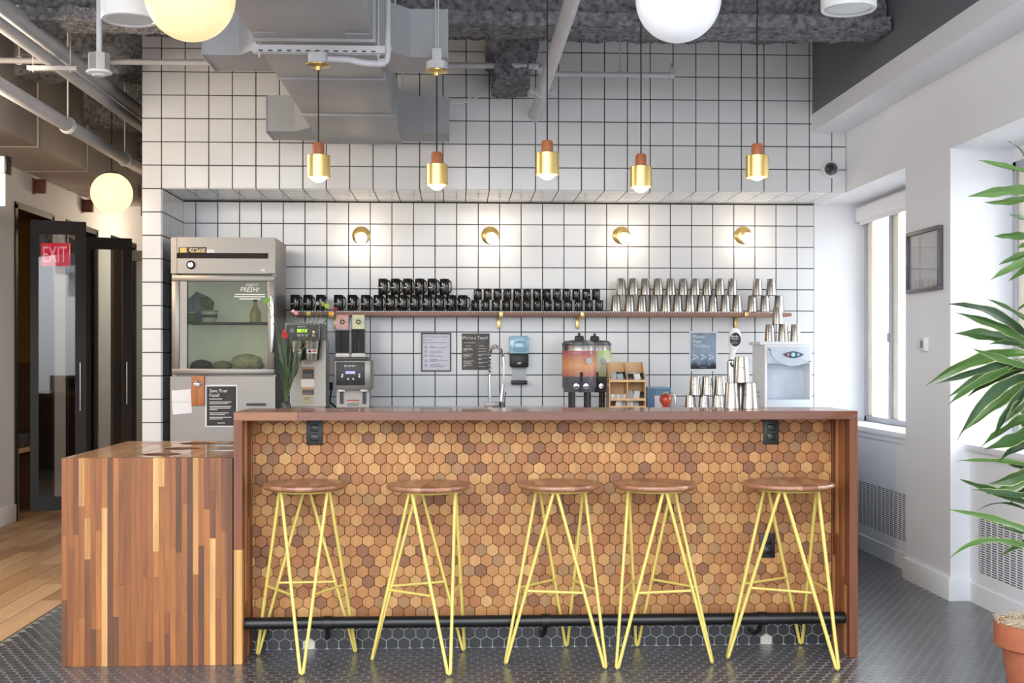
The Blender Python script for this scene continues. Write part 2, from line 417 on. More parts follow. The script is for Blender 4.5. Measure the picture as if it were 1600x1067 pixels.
area_portal((3.0, 2.25, 1.5), (0, PI / 2, 0), 1.9, 2.1)
area_portal((0, -1.6, 1.9), (PI / 2, 0, 0), 6.4, 3.7)  # portal added over the open rear of the room, no window there
rb = thing('roller_blind', 'white roller blind rolled up at the head of the far window', 'blind', (2.9, 7.8, 2.33))
MB().box(2.87, 2.95, 7.06, c1 - .02, 2.27, 2.37, .012).build('cassette', PLASTICWHITE, rb)
MB().box(2.868, 2.955, c1 - .02, c1 - .005, 2.262, 2.372, .006).build('end_cap', PLASTICGREY, rb)
MB().box(2.90, 2.905, 7.07, c1 - .03, 2.245, 2.275).build('hem_bar', PLASTICWHITE, rb)

# floors
HEXF = .0526
def hex_pts(f, gap):
    r = (f - gap) / math.sqrt(3); return [(r * math.sin(PI / 3 * k), r * math.cos(PI / 3 * k)) for k in range(6)]
floor = struct('floor', MB().box(XP, 3.1, .5, YR, -.12, -.0009), FLOORGROUT, 'floor of small charcoal hexagon tiles with pale grout')
hx = MB().prism(hex_pts(HEXF, .0046), -.0015, .002, .0009).mesh('tile', FLOORTILE, False)
for v in hx.vertices: v.co = Vector((v.co.x, v.co.z, -v.co.y - .0015))
hx.update()
cells = []
ry = HEXF * math.sqrt(3) / 2
for j in range(int((8.68 - 2.6) / ry)):
    y = 2.62 + j * ry
    for i in range(int((2.7 - XP) / HEXF) + 1):
        x = XP + .03 + (i + .5 * (j % 2)) * HEXF
        if x > 2.72: continue
        if 6.35 < y < 7.03 and x > 2.6: continue
        cells.append((x, y))
def in_view(x, y):
    d = x * S_ + y * C_; px = 800 + F * (x * C_ - y * S_) / d; return 0 < px < 1600 and HY + F * H / d < 1063
vis = sorted([c for c in cells if in_view(*c) and not (-1.66 < c[0] < -.94 and c[1] > 5.15)], key=lambda c: c[1])[:300]
vset = set(vis)
for (x, y) in vis: inst('tile', hx, floor, (x, y, 0), None, (R.gauss(0, .002), R.gauss(0, .002), 0))
fb = bmesh.new(); hp = hex_pts(HEXF, .0046)
for (x, y) in cells:
    if (x, y) in vset: continue
    tx, ty = R.gauss(0, .002), R.gauss(0, .002)
    top = [fb.verts.new((x + a * .955, y + b * .955, a * tx + b * ty)) for a, b in hp]
    low = [fb.verts.new((x + a, y + b, -.0009)) for a, b in hp]
    bot = [fb.verts.new((x + a, y + b, -.0045)) for a, b in hp]
    fb.faces.new(top[::-1])
    for k in range(6):
        fb.faces.new((top[k], top[(k + 1) % 6], low[(k + 1) % 6], low[k])); fb.faces.new((low[k], low[(k + 1) % 6], bot[(k + 1) % 6], bot[k]))
mb = MB(); mb.bm.free(); mb.bm = fb; u = mb.build('tile', FLOORTILE, floor, False); u['kind'] = 'stuff'
floor2 = struct('floor.001', MB().box(-5.2, XP - .006, 1.0, 14.3, -.12, -.008), mat('plank_joint', (78, 62, 48), .9), 'wood plank floor of the corridor on the left')
k = 0; x = XP - .008
while x > -4.6:
    wd = .138; y = 3.2 - R.random() * .9
    while y < 14.2:
        ln = .92; a, b = max(y, 2.4), min(y + ln, 14.25)
        if b - a > .1 and not (x - wd < -3.5 and y < 8.8):
            MB().box(x - wd + .0025, x - .0025, a + .0025, b - .0025, -.008, 0, .0015).build('plank', PLANK, floor2, False, jit(R.choice([(198, 160, 118), (186, 146, 104), (206, 170, 130), (176, 134, 96)]), .06))
        y += ln
    x -= wd

# ceiling, sprayed with rough fireproofing
def rough_box(b, x0, x1, y0, y1, z0, z1, res, amp, f=9, faces='xXyYz'):
    def dsp(p):
        q = Vector(p) * f
        n = Vector((noise.noise(q), noise.noise(q + Vector((31, 7, 3))), noise.noise(q + Vector((5, 57, 11)))))
        q2 = Vector(p) * f * 3.1
        n2 = Vector((noise.noise(q2), noise.noise(q2 + Vector((31, 7, 3))), noise.noise(q2 + Vector((5, 57, 11)))))
        return Vector(p) + (n + n2 * .7) * amp
    def grid(o, u, v):
        nu = max(1, int(u.length / res)); nv = max(1, int(v.length / res))
        G = [[b.bm.verts.new(dsp(o + u * (i / nu) + v * (j / nv))) for j in range(nv + 1)] for i in range(nu + 1)]
        for i in range(nu):
            for j in range(nv): b.bm.faces.new((G[i][j], G[i + 1][j], G[i + 1][j + 1], G[i][j + 1]))
    X, Y, Z = Vector((x1 - x0, 0, 0)), Vector((0, y1 - y0, 0)), Vector((0, 0, z1 - z0)); O = Vector((x0, y0, z0))
    if 'z' in faces: grid(O, X, Y)
    if 'y' in faces: grid(O, X, Z)
    if 'Y' in faces: grid(O + Y, X, Z)
    if 'x' in faces: grid(O, Y, Z)
    if 'X' in faces: grid(O + X, Y, Z)
ceil_b = MB().box(-5.2, 3.2, 1.2, 14.4, 3.64, 3.75)
rough_box(ceil_b, -3.4, XS, 5.6, 8.2, 3.60, 3.62, .035, .02, faces='z')
rough_box(ceil_b, -5.2, XS, 2.2, 5.6, 3.60, 3.62, .12, .03, faces='z')
rough_box(ceil_b, -5.2, XP, 8.2, 14.3, 3.48, 3.62, .07, .045, faces='zyx')
ceiling = struct('ceiling', ceil_b, FLUFF, 'dark ceiling with rough sprayed fireproofing')
def beam(label, boxes, res=.022, amp=.016):
    b = MB()
    for q in boxes: rough_box(b, *q, res, amp, 11)
    t = struct('trim_%d' % (20 + len([1 for q in bpy.data.objects if q.name.startswith('trim_2')])), b, FLUFF, label)
    return t
beam('rough fireproofed steel beam across the ceiling over the bar', [(-2.9, 2.37, 6.55, 6.83, 3.09, 3.16), (-2.9, 2.37, 6.64, 6.74, 3.16, 3.6)])
beam('rough fireproofed beam against the top of the tiled wall', [(-2.05, 2.30, 7.84, 8.09, 3.40, 3.60)])
beam('shaggy fireproofed hanger stub on the tiled wall left of the drain pipe', [(.225, .455, 7.60, 8.09, 3.03, 3.40), (.19, .49, 7.55, 8.09, 3.20, 3.45)], .018, .02)
beam('rough fireproofed joist running towards the bar', [(.22, .52, 6.85, 7.85, 3.28, 3.6)])
beam('rough fireproofed beams over the corridor', [(-3.4, XP - .02, 8.3, 8.6, 3.2, 3.6), (-3.4, XP - .02, 9.8, 10.1, 3.15, 3.6), (-3.4, XP - .02, 11.4, 11.7, 3.1, 3.6)], .04, .025)

# corridor walls on the left
XC = -3.48
lw = MB()
def seg(y0, y1, z0, z1): lw.box(XC - .12, XC, y0, y1, z0, z1)
ops = [(7.6, 9.33), (9.74, 10.62), (11.0, 11.9), (12.4, 13.3)]
y = 2.0
for a, b in ops: seg(y, a, 0, 3.6); seg(a, b, 2.50, 3.6); y = b
seg(y, 14.3, 0, 3.6)
struct('wall_corridor', lw, WHITE, 'white corridor wall with openings to the phone booths')
struct('wall_far', MB().box(-5.2, -1.5, 14.3, 14.4, 0, 3.7), mat('warm_white_paint', (228, 220, 206), .8), 'warm white wall at the end of the corridor')
struct('wall_corridor_right', MB().box(XP, XP + .12, YR + .31, 14.3, 0, 3.6), WHITE, 'white corridor wall behind the tiled wall')
struct('baseboard_left', MB().box(XC, XC + .014, 9.34, 9.73, 0, .14, .003).box(XC, XC + .014, 10.64, 10.98, 0, .14, .003), WHITE, 'white baseboard between the booth doors')
for i, (a, b) in enumerate(ops):
    f = MB().box(XC - .12, XC + .012, a - .02, a + .03, 0, 2.50).box(XC - .12, XC + .012, b - .03, b + .02, 0, 2.50).box(XC - .12, XC + .012, a - .02, b + .02, 2.47, 2.52)
    struct('trim_%d' % (30 + i), f, BLACKFRAME, 'black frame of the %s booth opening along the corridor' % ORD[i + 1])
    bx = MB().box(-4.85, -4.8, a - .1, b + .1, 0, 2.6).box(-4.8, XC - .12, a - .12, a - .07, 0, 2.6).box(-4.8, XC - .12, b + .07, b + .12, 0, 2.6).box(-4.8, XC - .12, a - .1, b + .1, 2.55, 2.6)
    t = struct('wall_booth.%03d' % i if i else 'wall_booth', bx, mat('mustard_wall', (150, 112, 40), .8), 'mustard walls inside the %s booth along the corridor' % ORD[i + 1])
    pw = wood('booth_panel_wood_%d' % i, 2, (120, 80, 54))
    n = 6
    for q in range(n):
        y0 = a - .06 + (b - a + .12) * q / n; MB().box(-4.8, -4.785, y0 + .003, y0 + (b - a + .12) / n - .003, 0, 1.25).build('panel', pw, t, False)
        x0 = -4.78 + 1.18 * q / n; MB().box(x0 + .003, x0 + 1.18 / n - .003, b + .055, b + .07, 0, 1.25).build('panel', pw, t, False)

# ================================================================== BAR
BX0, BX1, BY0, BY1, BZ, BT = -.945, 1.727, 5.18, 5.59, 1.065, .036
PY = 5.435                                # face of the hexagon panel
bar = thing('bar_counter', 'long walnut waterfall bar clad in wooden hexagon tiles, with five yellow stools along it', 'bar', ((BX0 + BX1) / 2, PY, 0))
WAL = warm([(142, 88, 62), (128, 78, 54), (152, 96, 66), (118, 70, 50), (160, 104, 72)])
nb = 10
for k in range(nb):                       # boards of the top, the front one split as in the photograph
    y0 = BY0 + (BY1 - BY0) * k / nb; y1 = BY0 + (BY1 - BY0) * (k + 1) / nb
    br = [BX0 + .0] + ([X_at(465, BY0)] if k == 0 else [BX0 + R.uniform(.4, 1.2)]) + ([] if k == 0 else [BX0 + R.uniform(1.5, 2.3)]) + [BX1]
    for i, (a, b) in enumerate(zip(br, br[1:])):
        MB().box(a + .0003, b - .0003, y0 + .0002, y1 - .0002, BZ - BT, BZ, .001).build('board', STAVE_X, bar, False, jit((148, 90, 50) if (k == 0 and i == 0) else ((112, 62, 38) if k == 0 else R.choice(WAL)), .06))
for side in (0, 1):                       # staves of the two legs
    x0, x1 = (BX0, BX0 + BT) if side == 0 else (BX1 - BT, BX1)
    n = 10
    for k in range(n):
        y0 = BY0 + (BY1 - BY0) * k / n; y1 = BY0 + (BY1 - BY0) * (k + 1) / n
        brk = [0, BZ - BT]
        if k == 0 and side == 0: brk = [0, .485, BZ - BT]
        elif k == 0: pass
        else: brk = [0, R.uniform(.2, .85), BZ - BT]
        for i, (a, b) in enumerate(zip(brk, brk[1:])):
            c = R.choice(WAL + [(200, 150, 96)] if k else WAL)
            if k == 0: c = ((208, 152, 86) if i == 0 else (130, 72, 42)) if side == 0 else (128, 72, 44)
            dx = R.uniform(0, .004) if k else 0
            MB().box(x0 + (dx if side else 0), x1 - (0 if side else dx), y0, y1 - .0004, a + .0003, b - .0003, .0008).build('stave', STAVE_Z, bar, False, jit(c, .06))
MB().box(BX0 + BT, BX1 - BT, PY + .006, PY + .05, .13, BZ - BT).build('backing', MIDGROUT, bar)
MB().box(BX0 + BT, BX1 - BT, PY - .001, PY + .05, 0, .13).build('kick_backing', mat('kick_grout', (158, 158, 160), .8), bar)
HT = [(214, 158, 98), (208, 148, 88), (200, 140, 84), (190, 128, 76), (184, 122, 74), (220, 168, 106), (170, 114, 72), (152, 102, 68), (180, 134, 90)]
def hexcol(): return dim(jit(R.choice(HT + HT[:5]), .07), .80)
px0, px1 = BX0 + BT + .001, BX1 - BT - .001
rows = []
j = 0
z = BZ - BT - .002
while z > .125: rows.append(z); z -= HEXF * math.sqrt(3) / 2
OUT = [(492, 676), (1204, 675), (1198, 852)]
outs = [at(a, b, PY) for a, b in OUT]
hm = MB().prism(hex_pts(HEXF, .0022), -.003, .006, .0015).mesh('hexagon', HEXWOOD, False)
sm = MB(); lay = sm.bm.loops.layers.float_color.new('tone'); cnt = 0
def clip(pts, x0, x1, z0, z1):
    def half(P, f, ins):
        o = []
        for i in range(len(P)):
            a, b = P[i], P[(i + 1) % len(P)]
            if f(a) >= 0: o.append(a)
            if (f(a) >= 0) != (f(b) >= 0): t = f(a) / (f(a) - f(b)); o.append((a[0] + (b[0] - a[0]) * t, a[1] + (b[1] - a[1]) * t))
        return o
    for f in (lambda p: p[0] - x0, lambda p: x1 - p[0], lambda p: p[1] - z0, lambda p: z1 - p[1]):
        pts = half(pts, f, 0)
        if len(pts) < 3: return []
    return pts
def hexrow(sm, lay, z, j, x0, x1, zlo, zhi, colf, start=None, gap=.0022):
    x = x0 + (.012 if j % 2 else .012 + HEXF / 2) - HEXF
    while x < x1 + HEXF / 2:
        P = [(x + a, z + b) for a, b in hex_pts(HEXF, gap)]
        Q = clip(P, x0, x1, zlo, zhi)
        yield x, P, Q
        x += HEXF
for j, z in enumerate(rows):
    for x, P, Q in hexrow(sm, lay, z, j, px0, px1, .132, BZ - BT - .001, hexcol):
        if len(Q) < 3: continue
        xs_ = [q[0] for q in Q]
        if max(xs_) - min(xs_) < .004 or max(q[1] for q in Q) - min(q[1] for q in Q) < .004: continue
        c = hexcol()
        whole = len(Q) == 6 and min(xs_) > px0 + .0005 and max(xs_) < px1 - .0005 and abs(max(q[1] for q in Q) - (z + (HEXF - .0022) / math.sqrt(3))) < 1e-4
        yy = R.uniform(-.0006, .0006)
        if cnt < 300 and j <= 7:
            cnt += 1
            if whole: inst('hexagon', hm, bar, (x, PY + yy, z), c)
            else: MB().prism(Q, PY - .003 + yy, PY + .006, .0012).build('hexagon', HEXWOOD, bar, False, c)
        else:
            n0 = len(sm.bm.faces); sm.prism(Q, PY - .003 + yy, PY + .006, .0012); sm.bm.faces.ensure_lookup_table()
            for f in sm.bm.faces[n0:]:
                for l in f.loops: l[lay] = c
u = sm.build('hexagon', HEXWOODS, bar, False); u['kind'] = 'stuff'
j = 0; z = .128 - HEXF / math.sqrt(3) * .55
WT = mat('white_patch_tile', (205, 200, 188), .5)
while z > -.02:
    for x, P, Q in hexrow(None, None, z, j, px0, px1, .001, .130, None, gap=.0035):
        if len(Q) < 3 or max(q[0] for q in Q) - min(q[0] for q in Q) < .004 or max(q[1] for q in Q) - min(q[1] for q in Q) < .006: continue
        spot = at(0, 0, PY)
        wht = z < .06 and (abs(x - X_at(487, PY)) < HEXF / 2 or abs(x - X_at(1203, PY)) < HEXF / 2)
        MB().prism(Q, PY - .003, PY + .006, .001).build('kick_tile', WT if wht else BLACKTILE, bar, False)
    j += 1; z -= HEXF * math.sqrt(3) / 2
# outlets
for (a, b), nm in zip(OUT, ('at the left end, right under the bar top', 'at the right end, right under the bar top', 'low at the right end behind the last stool')):
    p = at(a, b, PY)
    t = thing('power_outlet', 'black power outlet on the hexagon cladding %s' % nm, 'outlet', p, 'power outlets on the bar front')
    MB().box(p.x - .035, p.x + .035, PY - .012, PY - .002, p.z - .055, p.z + .055, .003).build('cover_plate', BLACK, t)
    f = MB()
    for dz in (-.021, .021): f.box(p.x - .017, p.x + .017, PY - .015, PY - .011, p.z + dz - .015, p.z + dz + .015, .003)
    f.build('socket', mat('socket_black', (12, 12, 12), .25), t)
    s = MB()
    for dz in (-.021, .021):
        for dx in (-.007, .007): s.box(p.x + dx - .0012, p.x + dx + .0012, PY - .0155, PY - .0148, p.z + dz - .003, p.z + dz + .008)
    s.build('slots', mat('slot_grey', (70, 70, 72), .6), t)['kind'] = 'stuff'
# foot rail
rz = .158; ryy = 5.25
rail = thing('foot_rail', 'thick black metal foot rail along the bottom of the bar', 'foot rail', ((BX0 + BX1) / 2, ryy, 0))
MB().bar((BX0 + BT + .001, ryy, rz), (BX1 - BT - .001, ryy, rz), .0255, 20).build('pipe', BLACKMETAL, rail)
for px in (512, 853, 1190):
    x = X_at(px, ryy)
    MB().bar((x - .018, ryy, rz), (x + .018, ryy, rz), .0295, 20).tube([(x, ryy + .012, rz - .018), (x - .004, ryy + .03, rz - .06), (x - .012, ryy + .09, rz - .085), (x - .012, PY - .004, rz - .088)], .011).lathe([(0, 0), (.024, 0), (.024, .008), (0, .010)], (x - .012, PY - .003, rz - .088), 14, 'y').build('bracket', BLACKMETAL, rail)

# butcher block waste counter at the left end
CX0, CX1, CY0, CY1, CZ = -1.657, -.948, 5.172, 6.21, .874
cc = thing('waste_counter', 'low butcher block counter with three round waste holes left of the bar', 'counter', ((CX0 + CX1) / 2, (CY0 + CY1) / 2, 0))
ST = warm([(152, 96, 56), (142, 86, 50), (164, 106, 62), (128, 78, 48), (176, 116, 68), (150, 92, 56), (110, 68, 44), (158, 100, 58)])
LT = [(212, 156, 92), (222, 168, 104), (200, 142, 84)]
ns = 30
for k in range(ns):
    x0 = CX0 + (CX1 - CX0) * k / ns; x1 = CX0 + (CX1 - CX0) * (k + 1) / ns
    br = [0]
    for q in sorted(R.uniform(.1, .8) for _ in range(R.choice([0, 1, 1, 2]))):
        if q - br[-1] > .08: br.append(q)
    br.append(CZ)
    for a, b in zip(br, br[1:]):
        c = R.choice(LT) if R.random() < .15 else R.choice(ST)
        MB().box(x0 + .0001, x1 - .0001, CY0 + R.uniform(0, .0004), CY0 + .04, a + .0002, b - .0002, .0003).build('stave', STAVE_Z, cc, False, dim(jit(c, .14), .86 if c not in LT else .95))
MB().box(CX0, CX0 + .04, CY0 + .04, CY1, 0, CZ - .042).box(CX1 - .04, CX1, CY0 + .04, CY1, 0, CZ - .042).box(CX0 + .04, CX1 - .04, CY1 - .04, CY1, 0, CZ - .042).build('body', wood('counter_side_wood', 2, (140, 88, 56)), cc)
def gfl(px, py, z):
    s = (H - z) * F / (py - HY); u = (px - 800) / F; return Vector((s * (S_ + u * C_), s * (C_ - u * S_), z))
holes = [gfl(253, 709.5, CZ), gfl(285, 700.5, CZ), gfl(309, 692.5, CZ)]
cut = MB()
for h in holes: cut.bar((h.x, h.y, CZ - .2), (h.x, h.y, CZ + .2), .088, 32)
cutter = cut.build('cutter', WHITE)
dg = bpy.context.evaluated_depsgraph_get()
for k in range(ns):
    x0 = CX0 + (CX1 - CX0) * k / ns; x1 = CX0 + (CX1 - CX0) * (k + 1) / ns
    br = sorted([CY0 + .04, CY1] + [R.uniform(CY0 + .2, CY1 - .2) for _ in range(R.choice([0, 1, 1]))])
    for a, b in zip(br, br[1:]):
        ob = MB().box(x0 + .0002, x1 - .0002, a + .0002, b - .0002, CZ - .04, CZ).build('top_stave', STAVE_Y, cc, False, jit(R.choice([(188, 142, 98), (176, 128, 86), (198, 154, 108), (164, 116, 78)]), .08))
        near = any(x0 < h.x + .09 and x1 > h.x - .09 and a < h.y + .09 and b > h.y - .09 for h in holes)
        if near:
            md = ob.modifiers.new('b', 'BOOLEAN'); md.object = cutter; md.operation = 'DIFFERENCE'; md.solver = 'EXACT'
            dg.update(); me = bpy.data.meshes.new_from_object(ob.evaluated_get(dg)); ob.modifiers.clear(); ob.data = me
bpy.data.objects.remove(cutter)
for h in holes:
    MB().lathe([(.0875, -.14), (.0875, -.001), (.0845, -.001), (.0845, -.14), (.0875, -.14)], (h.x, h.y, CZ), 32).build('hole_sleeve', wood('sleeve_%d' % int(h.y * 100), 2, (110, 68, 46)), cc)
for px, py in ((353, 703.5), (355, 695.8)):
    h = gfl(px, py, CZ)
    q = MB().box(h.x - .06, CX1 - .004, h.y - .03, h.y + .03, CZ, CZ + .002, .0008).build('label_plate', mat('steel_label_plate', (190, 196, 206), .3, .7), cc)

# ================================================================== STOOLS
st = thing('bar_stool', 'yellow hairpin bar stool', 'stool', (0, 0, 0), 'bar stools along the bar')
prof = [(0, .736), (.165, .736), (.172, .739), (.178, .746), (.1785, .752), (.175, .759), (.168, .762), (0, .762)]
cuts_ = [-.2, -.117, -.06, .002, .058, .121, .2]
for a, b in zip(cuts_, cuts_[1:]):
    m = MB().lathe(prof, (0, 0, 0), 48)
    for co, no in (((a + .0003, 0, 0), (-1, 0, 0)), ((b - .0003, 0, 0), (1, 0, 0))):
        g = m.bm.verts[:] + m.bm.edges[:] + m.bm.faces[:]
        r = bmesh.ops.bisect_plane(m.bm, geom=g, plane_co=co, plane_no=no, clear_outer=True)
        ed = [e for e in r['geom_cut'] if isinstance(e, bmesh.types.BMEdge)]
        if ed: bmesh.ops.holes_fill(m.bm, edges=ed, sides=0)
    m.build('seat_board', SEATWOOD, st, True, jit(R.choice([(168, 116, 86), (188, 138, 104), (150, 100, 74), (178, 126, 92)]), .05))
rt, rf, zt = .116, .242, .730
MB().tube([(rt * math.cos(2 * PI * k / 36), rt * math.sin(2 * PI * k / 36), zt) for k in range(36)], .0065, 8, True).build('seat_ring', YELLOW, st)
def pol(r, a, z): return Vector((r * math.cos(a), r * math.sin(a), z))
rr = .0072; dl = .07
for k in range(3):
    fa = 2 * PI * k / 3
    f = pol(rf, fa, .0078)
    tl = [pol(rt, fa + sgn * (PI / 3 - dl), zt - .002) for sgn in (-1, 1)]
    tang = Vector((-math.sin(fa), math.cos(fa), 0)) * .006
    MB().tube([tl[0], f - tang + Vector((0, 0, .004)), f + Vector((0, 0, 0)), f + tang + Vector((0, 0, .004)), tl[1]], rr, 10).build('leg', YELLOW, st)
    fb_ = pol(rf, fa + 2 * PI / 3, .0078); tb = [pol(rt, fa + PI / 3 - dl, zt), pol(rt, fa + PI / 3 + dl, zt)]
    u = .575
    MB().bar(tb[0].lerp(f, u), tb[1].lerp(fb_, u), .0055, 8).build('crossbar', YELLOW, st)
STL = [((-.650, 5.225), 157.8 - 4, 1), ((-.124, 5.175), 173.7 - 2, 1), ((.434, 5.192), -165.6 + 3, 1), ((.846, 5.175), -140.6 + 1, 1), ((1.425, 5.185), -177.4, 1.1)]
nm = ['farthest left, beside the waste counter', 'second from the left', 'in the middle of the five', 'second from the right', 'farthest right, in front of the low outlet']
for i, ((x, y), a, s) in enumerate(STL):
    lb = 'yellow bar stool with wooden seat, ' + nm[i]
    if i == 0: st.location = (x, y, 0); st.rotation_euler = (0, 0, math.radians(a)); st['label'] = lb
    else: dup(st, (x, y, 0), math.radians(a), lb, scale=(s, s, 1))

# ================================================================== BACK COUNTER AND WHAT STANDS ON IT
CTZ = .945
bc = thing('back_counter', 'long counter behind the bar that carries the coffee machines', 'counter', (.66, 8.2, 0))
MB().box(-1.10, 2.42, 7.40, YR - .006, .10, CTZ - .04).box(-1.08, 2.40, 7.46, YR - .02, 0, .10).build('body', mat('grey_cabinet', (120, 120, 124), .5), bc)
MB().box(-1.12, 2.44, 7.36, YR - .006, CTZ - .04, CTZ, .003).build('worktop', mat('white_worktop', (224, 222, 218), .3), bc)
for k in range(6):
    x0 = -1.09 + k * .584
    MB().box(x0 + .005, x0 + .58, 7.38, 7.40, .12, CTZ - .06, .002).build('door', mat('grey_cabinet_door', (132, 132, 136), .45), bc)

# ---- glass door fridge
FY = 8.0
fr = thing('fridge', 'tall stainless fridge with a glass upper door on the left of the back wall', 'fridge', (at(348, 0, FY).x, 8.3, 0))
fx0, fx1 = X_at(267, FY), X_at(430, FY)
def fz(py): return Z_at(py, FY, 348)
MB().box(fx0, fx1, FY + .02, 8.50, fz(371), fz(427)).pbox(267, 276, 371, 427, FY - .005, .03).pbox(419, 430, 371, 427, FY - .005, .03).pbox(276, 419, 371, 395, FY, .03).pbox(276, 419, 404, 427, FY, .03).build('top_housing', STEEL, fr)
MB().pbox(276, 419, 395, 404, FY + .012, .02).build('vent_slot', mat('vent_dark', (40, 32, 28), .8), fr)
sh = MB().box(fx0, fx0 + .03, FY + .04, 8.50, .12, fz(427)).box(fx1 - .03, fx1, FY + .04, 8.50, .12, fz(427)).box(fx0 + .03, fx1 - .03, 8.47, 8.50, .12, fz(427)).box(fx0 + .03, fx1 - .03, FY + .05, 8.47, fz(588), fz(580))
sh.build('cabinet', STEEL, fr)
MB().box(fx0 + .03, fx1 - .03, 8.455, 8.47, fz(580), fz(430)).box(fx0 + .03, fx0 + .034, FY + .06, 8.455, fz(580), fz(430)).box(fx1 - .034, fx1 - .03, FY + .06, 8.455, fz(580), fz(430)).build('liner', mat('fridge_liner', (212, 214, 206), .5, emit=(228, 232, 226), es=.13), fr)  # glow of the liner stands in for the fridge lamp's light
sx = MB()
for k in range(30):
    x = fx0 + .04 + (fx1 - fx0 - .08) * k / 29; sx.bar((x, FY + .09, fz(503)), (x, 8.45, fz(503)), .003, 6)
for y in (FY + .09, FY + .25, 8.44): sx.bar((fx0 + .035, y, fz(503) - .004), (fx1 - .035, y, fz(503) - .004), .006, 6)
sx.build('wire_shelf', mat('wire_shelf_grey', (92, 98, 96), .4), fr)
d = MB().pbox(268, 429, 430, 439, FY - .02, .06, .003).pbox(268, 429, 576, 585, FY - .02, .06, .003).pbox(268, 280, 439, 576, FY - .02, .06, .003).pbox(418, 429, 439, 576, FY - .02, .06, .003).pbox(280, 292, 439, 576, FY - .008, .04)
door = d.build('door', STEEL, fr)
MB().pbox(291, 419, 438, 577, FY + .006, .008).build('door_glass', FRIDGEGLASS, door)
MB().pbox(422, 428, 462, 551, FY - .05, .03, .006).build('handle', mat('bright_steel', (220, 222, 226), .2, 1), door)
low = MB().pbox(266, 430, 588, 690, FY, .04).box(fx0, fx1, FY, FY + .04, .14, fz(689)).build('lower_door', STEEL, fr)
MB().pbox(385, 415, 630, 634, FY - .012, .012).build('handle', BLACK, low)
MB().box(fx0 + .03, fx1 - .03, FY + .06, 8.46, .06, .12).box(fx0 + .05, fx0 + .1, FY + .1, FY + .15, 0, .06).box(fx1 - .1, fx1 - .05, FY + .1, FY + .15, 0, .06).box(fx0 + .05, fx0 + .1, 8.35, 8.4, 0, .06).box(fx1 - .1, fx1 - .05, 8.35, 8.4, 0, .06).build('base', BLACK, fr)
lg = MB().pbox(279, 322.5, 386, 395, FY - .003, .004).build('logo_plate', mat('logo_black', (20, 18, 16), .4), fr)
GOLD = mat('logo_gold', (232, 190, 96), .4)
MB().pbox(281, 291.5, 387, 394.5, FY - .0045, .002).build('logo_square', GOLD, lg)
letters('true', 296, 392.3, 5, FY - .003, lg, mat('logo_cream', (250, 236, 200), .5), 24, slant=.3)
lines([(298, 321, 393.6)], FY - .003, lg, GOLD)
MB().pbox(323, 335.5, 389.5, 395, FY - .003, .004).build('sticker', PAPER, fr)
p = at(298.5, 414, FY)
dl_ = MB().lathe([(.028, 0), (.028, .012), (.022, .016), (0, .016)], (p.x, FY, p.z), 24, 'y').build('dial', BLACK, fr)
MB().lathe([(.019, .0155), (.017, .022), (0, .023)], (p.x, FY, p.z), 20, 'y').build('dial_knob', CHROME, dl_)
MB().box(p.x - .004, p.x + .004, FY - .034, FY - .022, p.z - .016, p.z + .016, .002).build('dial_grip', CHROME, dl_)
MB().pbox(408, 414, 420.5, 423.5, FY - .002, .003).build('sticker', PAPER, fr)
letters('KEEP IT', 394, 447.5, 4.0, FY + .005, door, WHITEINK, 19, align='c', slant=.25)
letters('FRESH!', 390, 456, 7.2, FY + .005, door, WHITEINK, 29, align='c', slant=.25)
lines([(367, 414, 460), (366, 414, 463.5), (374, 407, 467)], FY + .005, door, WHITEINK, hpx=1.5)
# food behind the glass
iy = 8.25
def at_i(px, py): return at(px, py, iy)
shz = fz(503) + .005
p = at(327, 498, iy)
t = thing('yogurt_tub', 'white food tub on the wire shelf inside the fridge', 'tub', (p.x, iy, shz))
MB().lathe([(0, 0), (.045, 0), (.056, .07), (0, .07)], (p.x, iy, shz), 24).build('tub', PLASTICWHITE, t)
MB().lathe([(.056, .07), (.060, .07), (.060, .078), (0, .079)], (p.x, iy, shz), 24).build('lid', mat('lid_greygreen', (170, 180, 168), .5), t)
MB().lathe([(.0535, .03), (.0560, .05)], (p.x, iy, shz), 24).build('label_band', mat('tub_label', (64, 84, 110), .5), t)
p = at(299, 498, iy)
t = thing('food_container', 'small green tub of food left of the white tub in the fridge', 'tub', (p.x, iy, shz))
MB().lathe([(0, 0), (.032, 0), (.036, .06), (0, .06)], (p.x, iy, shz), 18).build('tub', mat('tub_green', (126, 140, 92), .5), t)
MB().lathe([(.036, .06), (.039, .06), (.039, .068), (0, .069)], (p.x, iy, shz), 18).build('lid', PLASTICWHITE, t)
def blob(b, c, r, seed, sq=(1, 1, 1), amp=.25, sub=3):
    g = bmesh.ops.create_icosphere(b.bm, subdivisions=sub, radius=1)
    for v in g['verts']:
        n = v.co.normalized(); k = 1 + amp * noise.noise(n * 2.2 + Vector((seed, seed * 2, 0))) + amp * .5 * noise.noise(n * 5 + Vector((seed, 0, seed)))
        v.co = Vector(c) + Vector((n.x * r * k * sq[0], n.y * r * k * sq[1], n.z * r * k * sq[2]))
    return b
p = at(312, 470, iy + .08)
t = blob(MB(), (p.x, iy + .08, shz + .10), .085, 3, (1, .8, 1.15)).build('carrier_bag', mat('bag_bluegrey', (138, 150, 160), .35, var=.25, scale=30), None); t.location = (0, 0, 0); tag(t, 'crumpled blue grey bag of food at the left on the fridge shelf', 'bag')
t = blob(MB(), (p.x + .05, iy + .04, shz + .13), .05, 8, (1, .7, .8)).build('salad_bag', mat('salad_olive', (120, 120, 70), .5, var=.4, scale=60), None); tag(t, 'bag of olive green leaves on top of the white tub in the fridge', 'bag')
p = at(399, 499, iy)
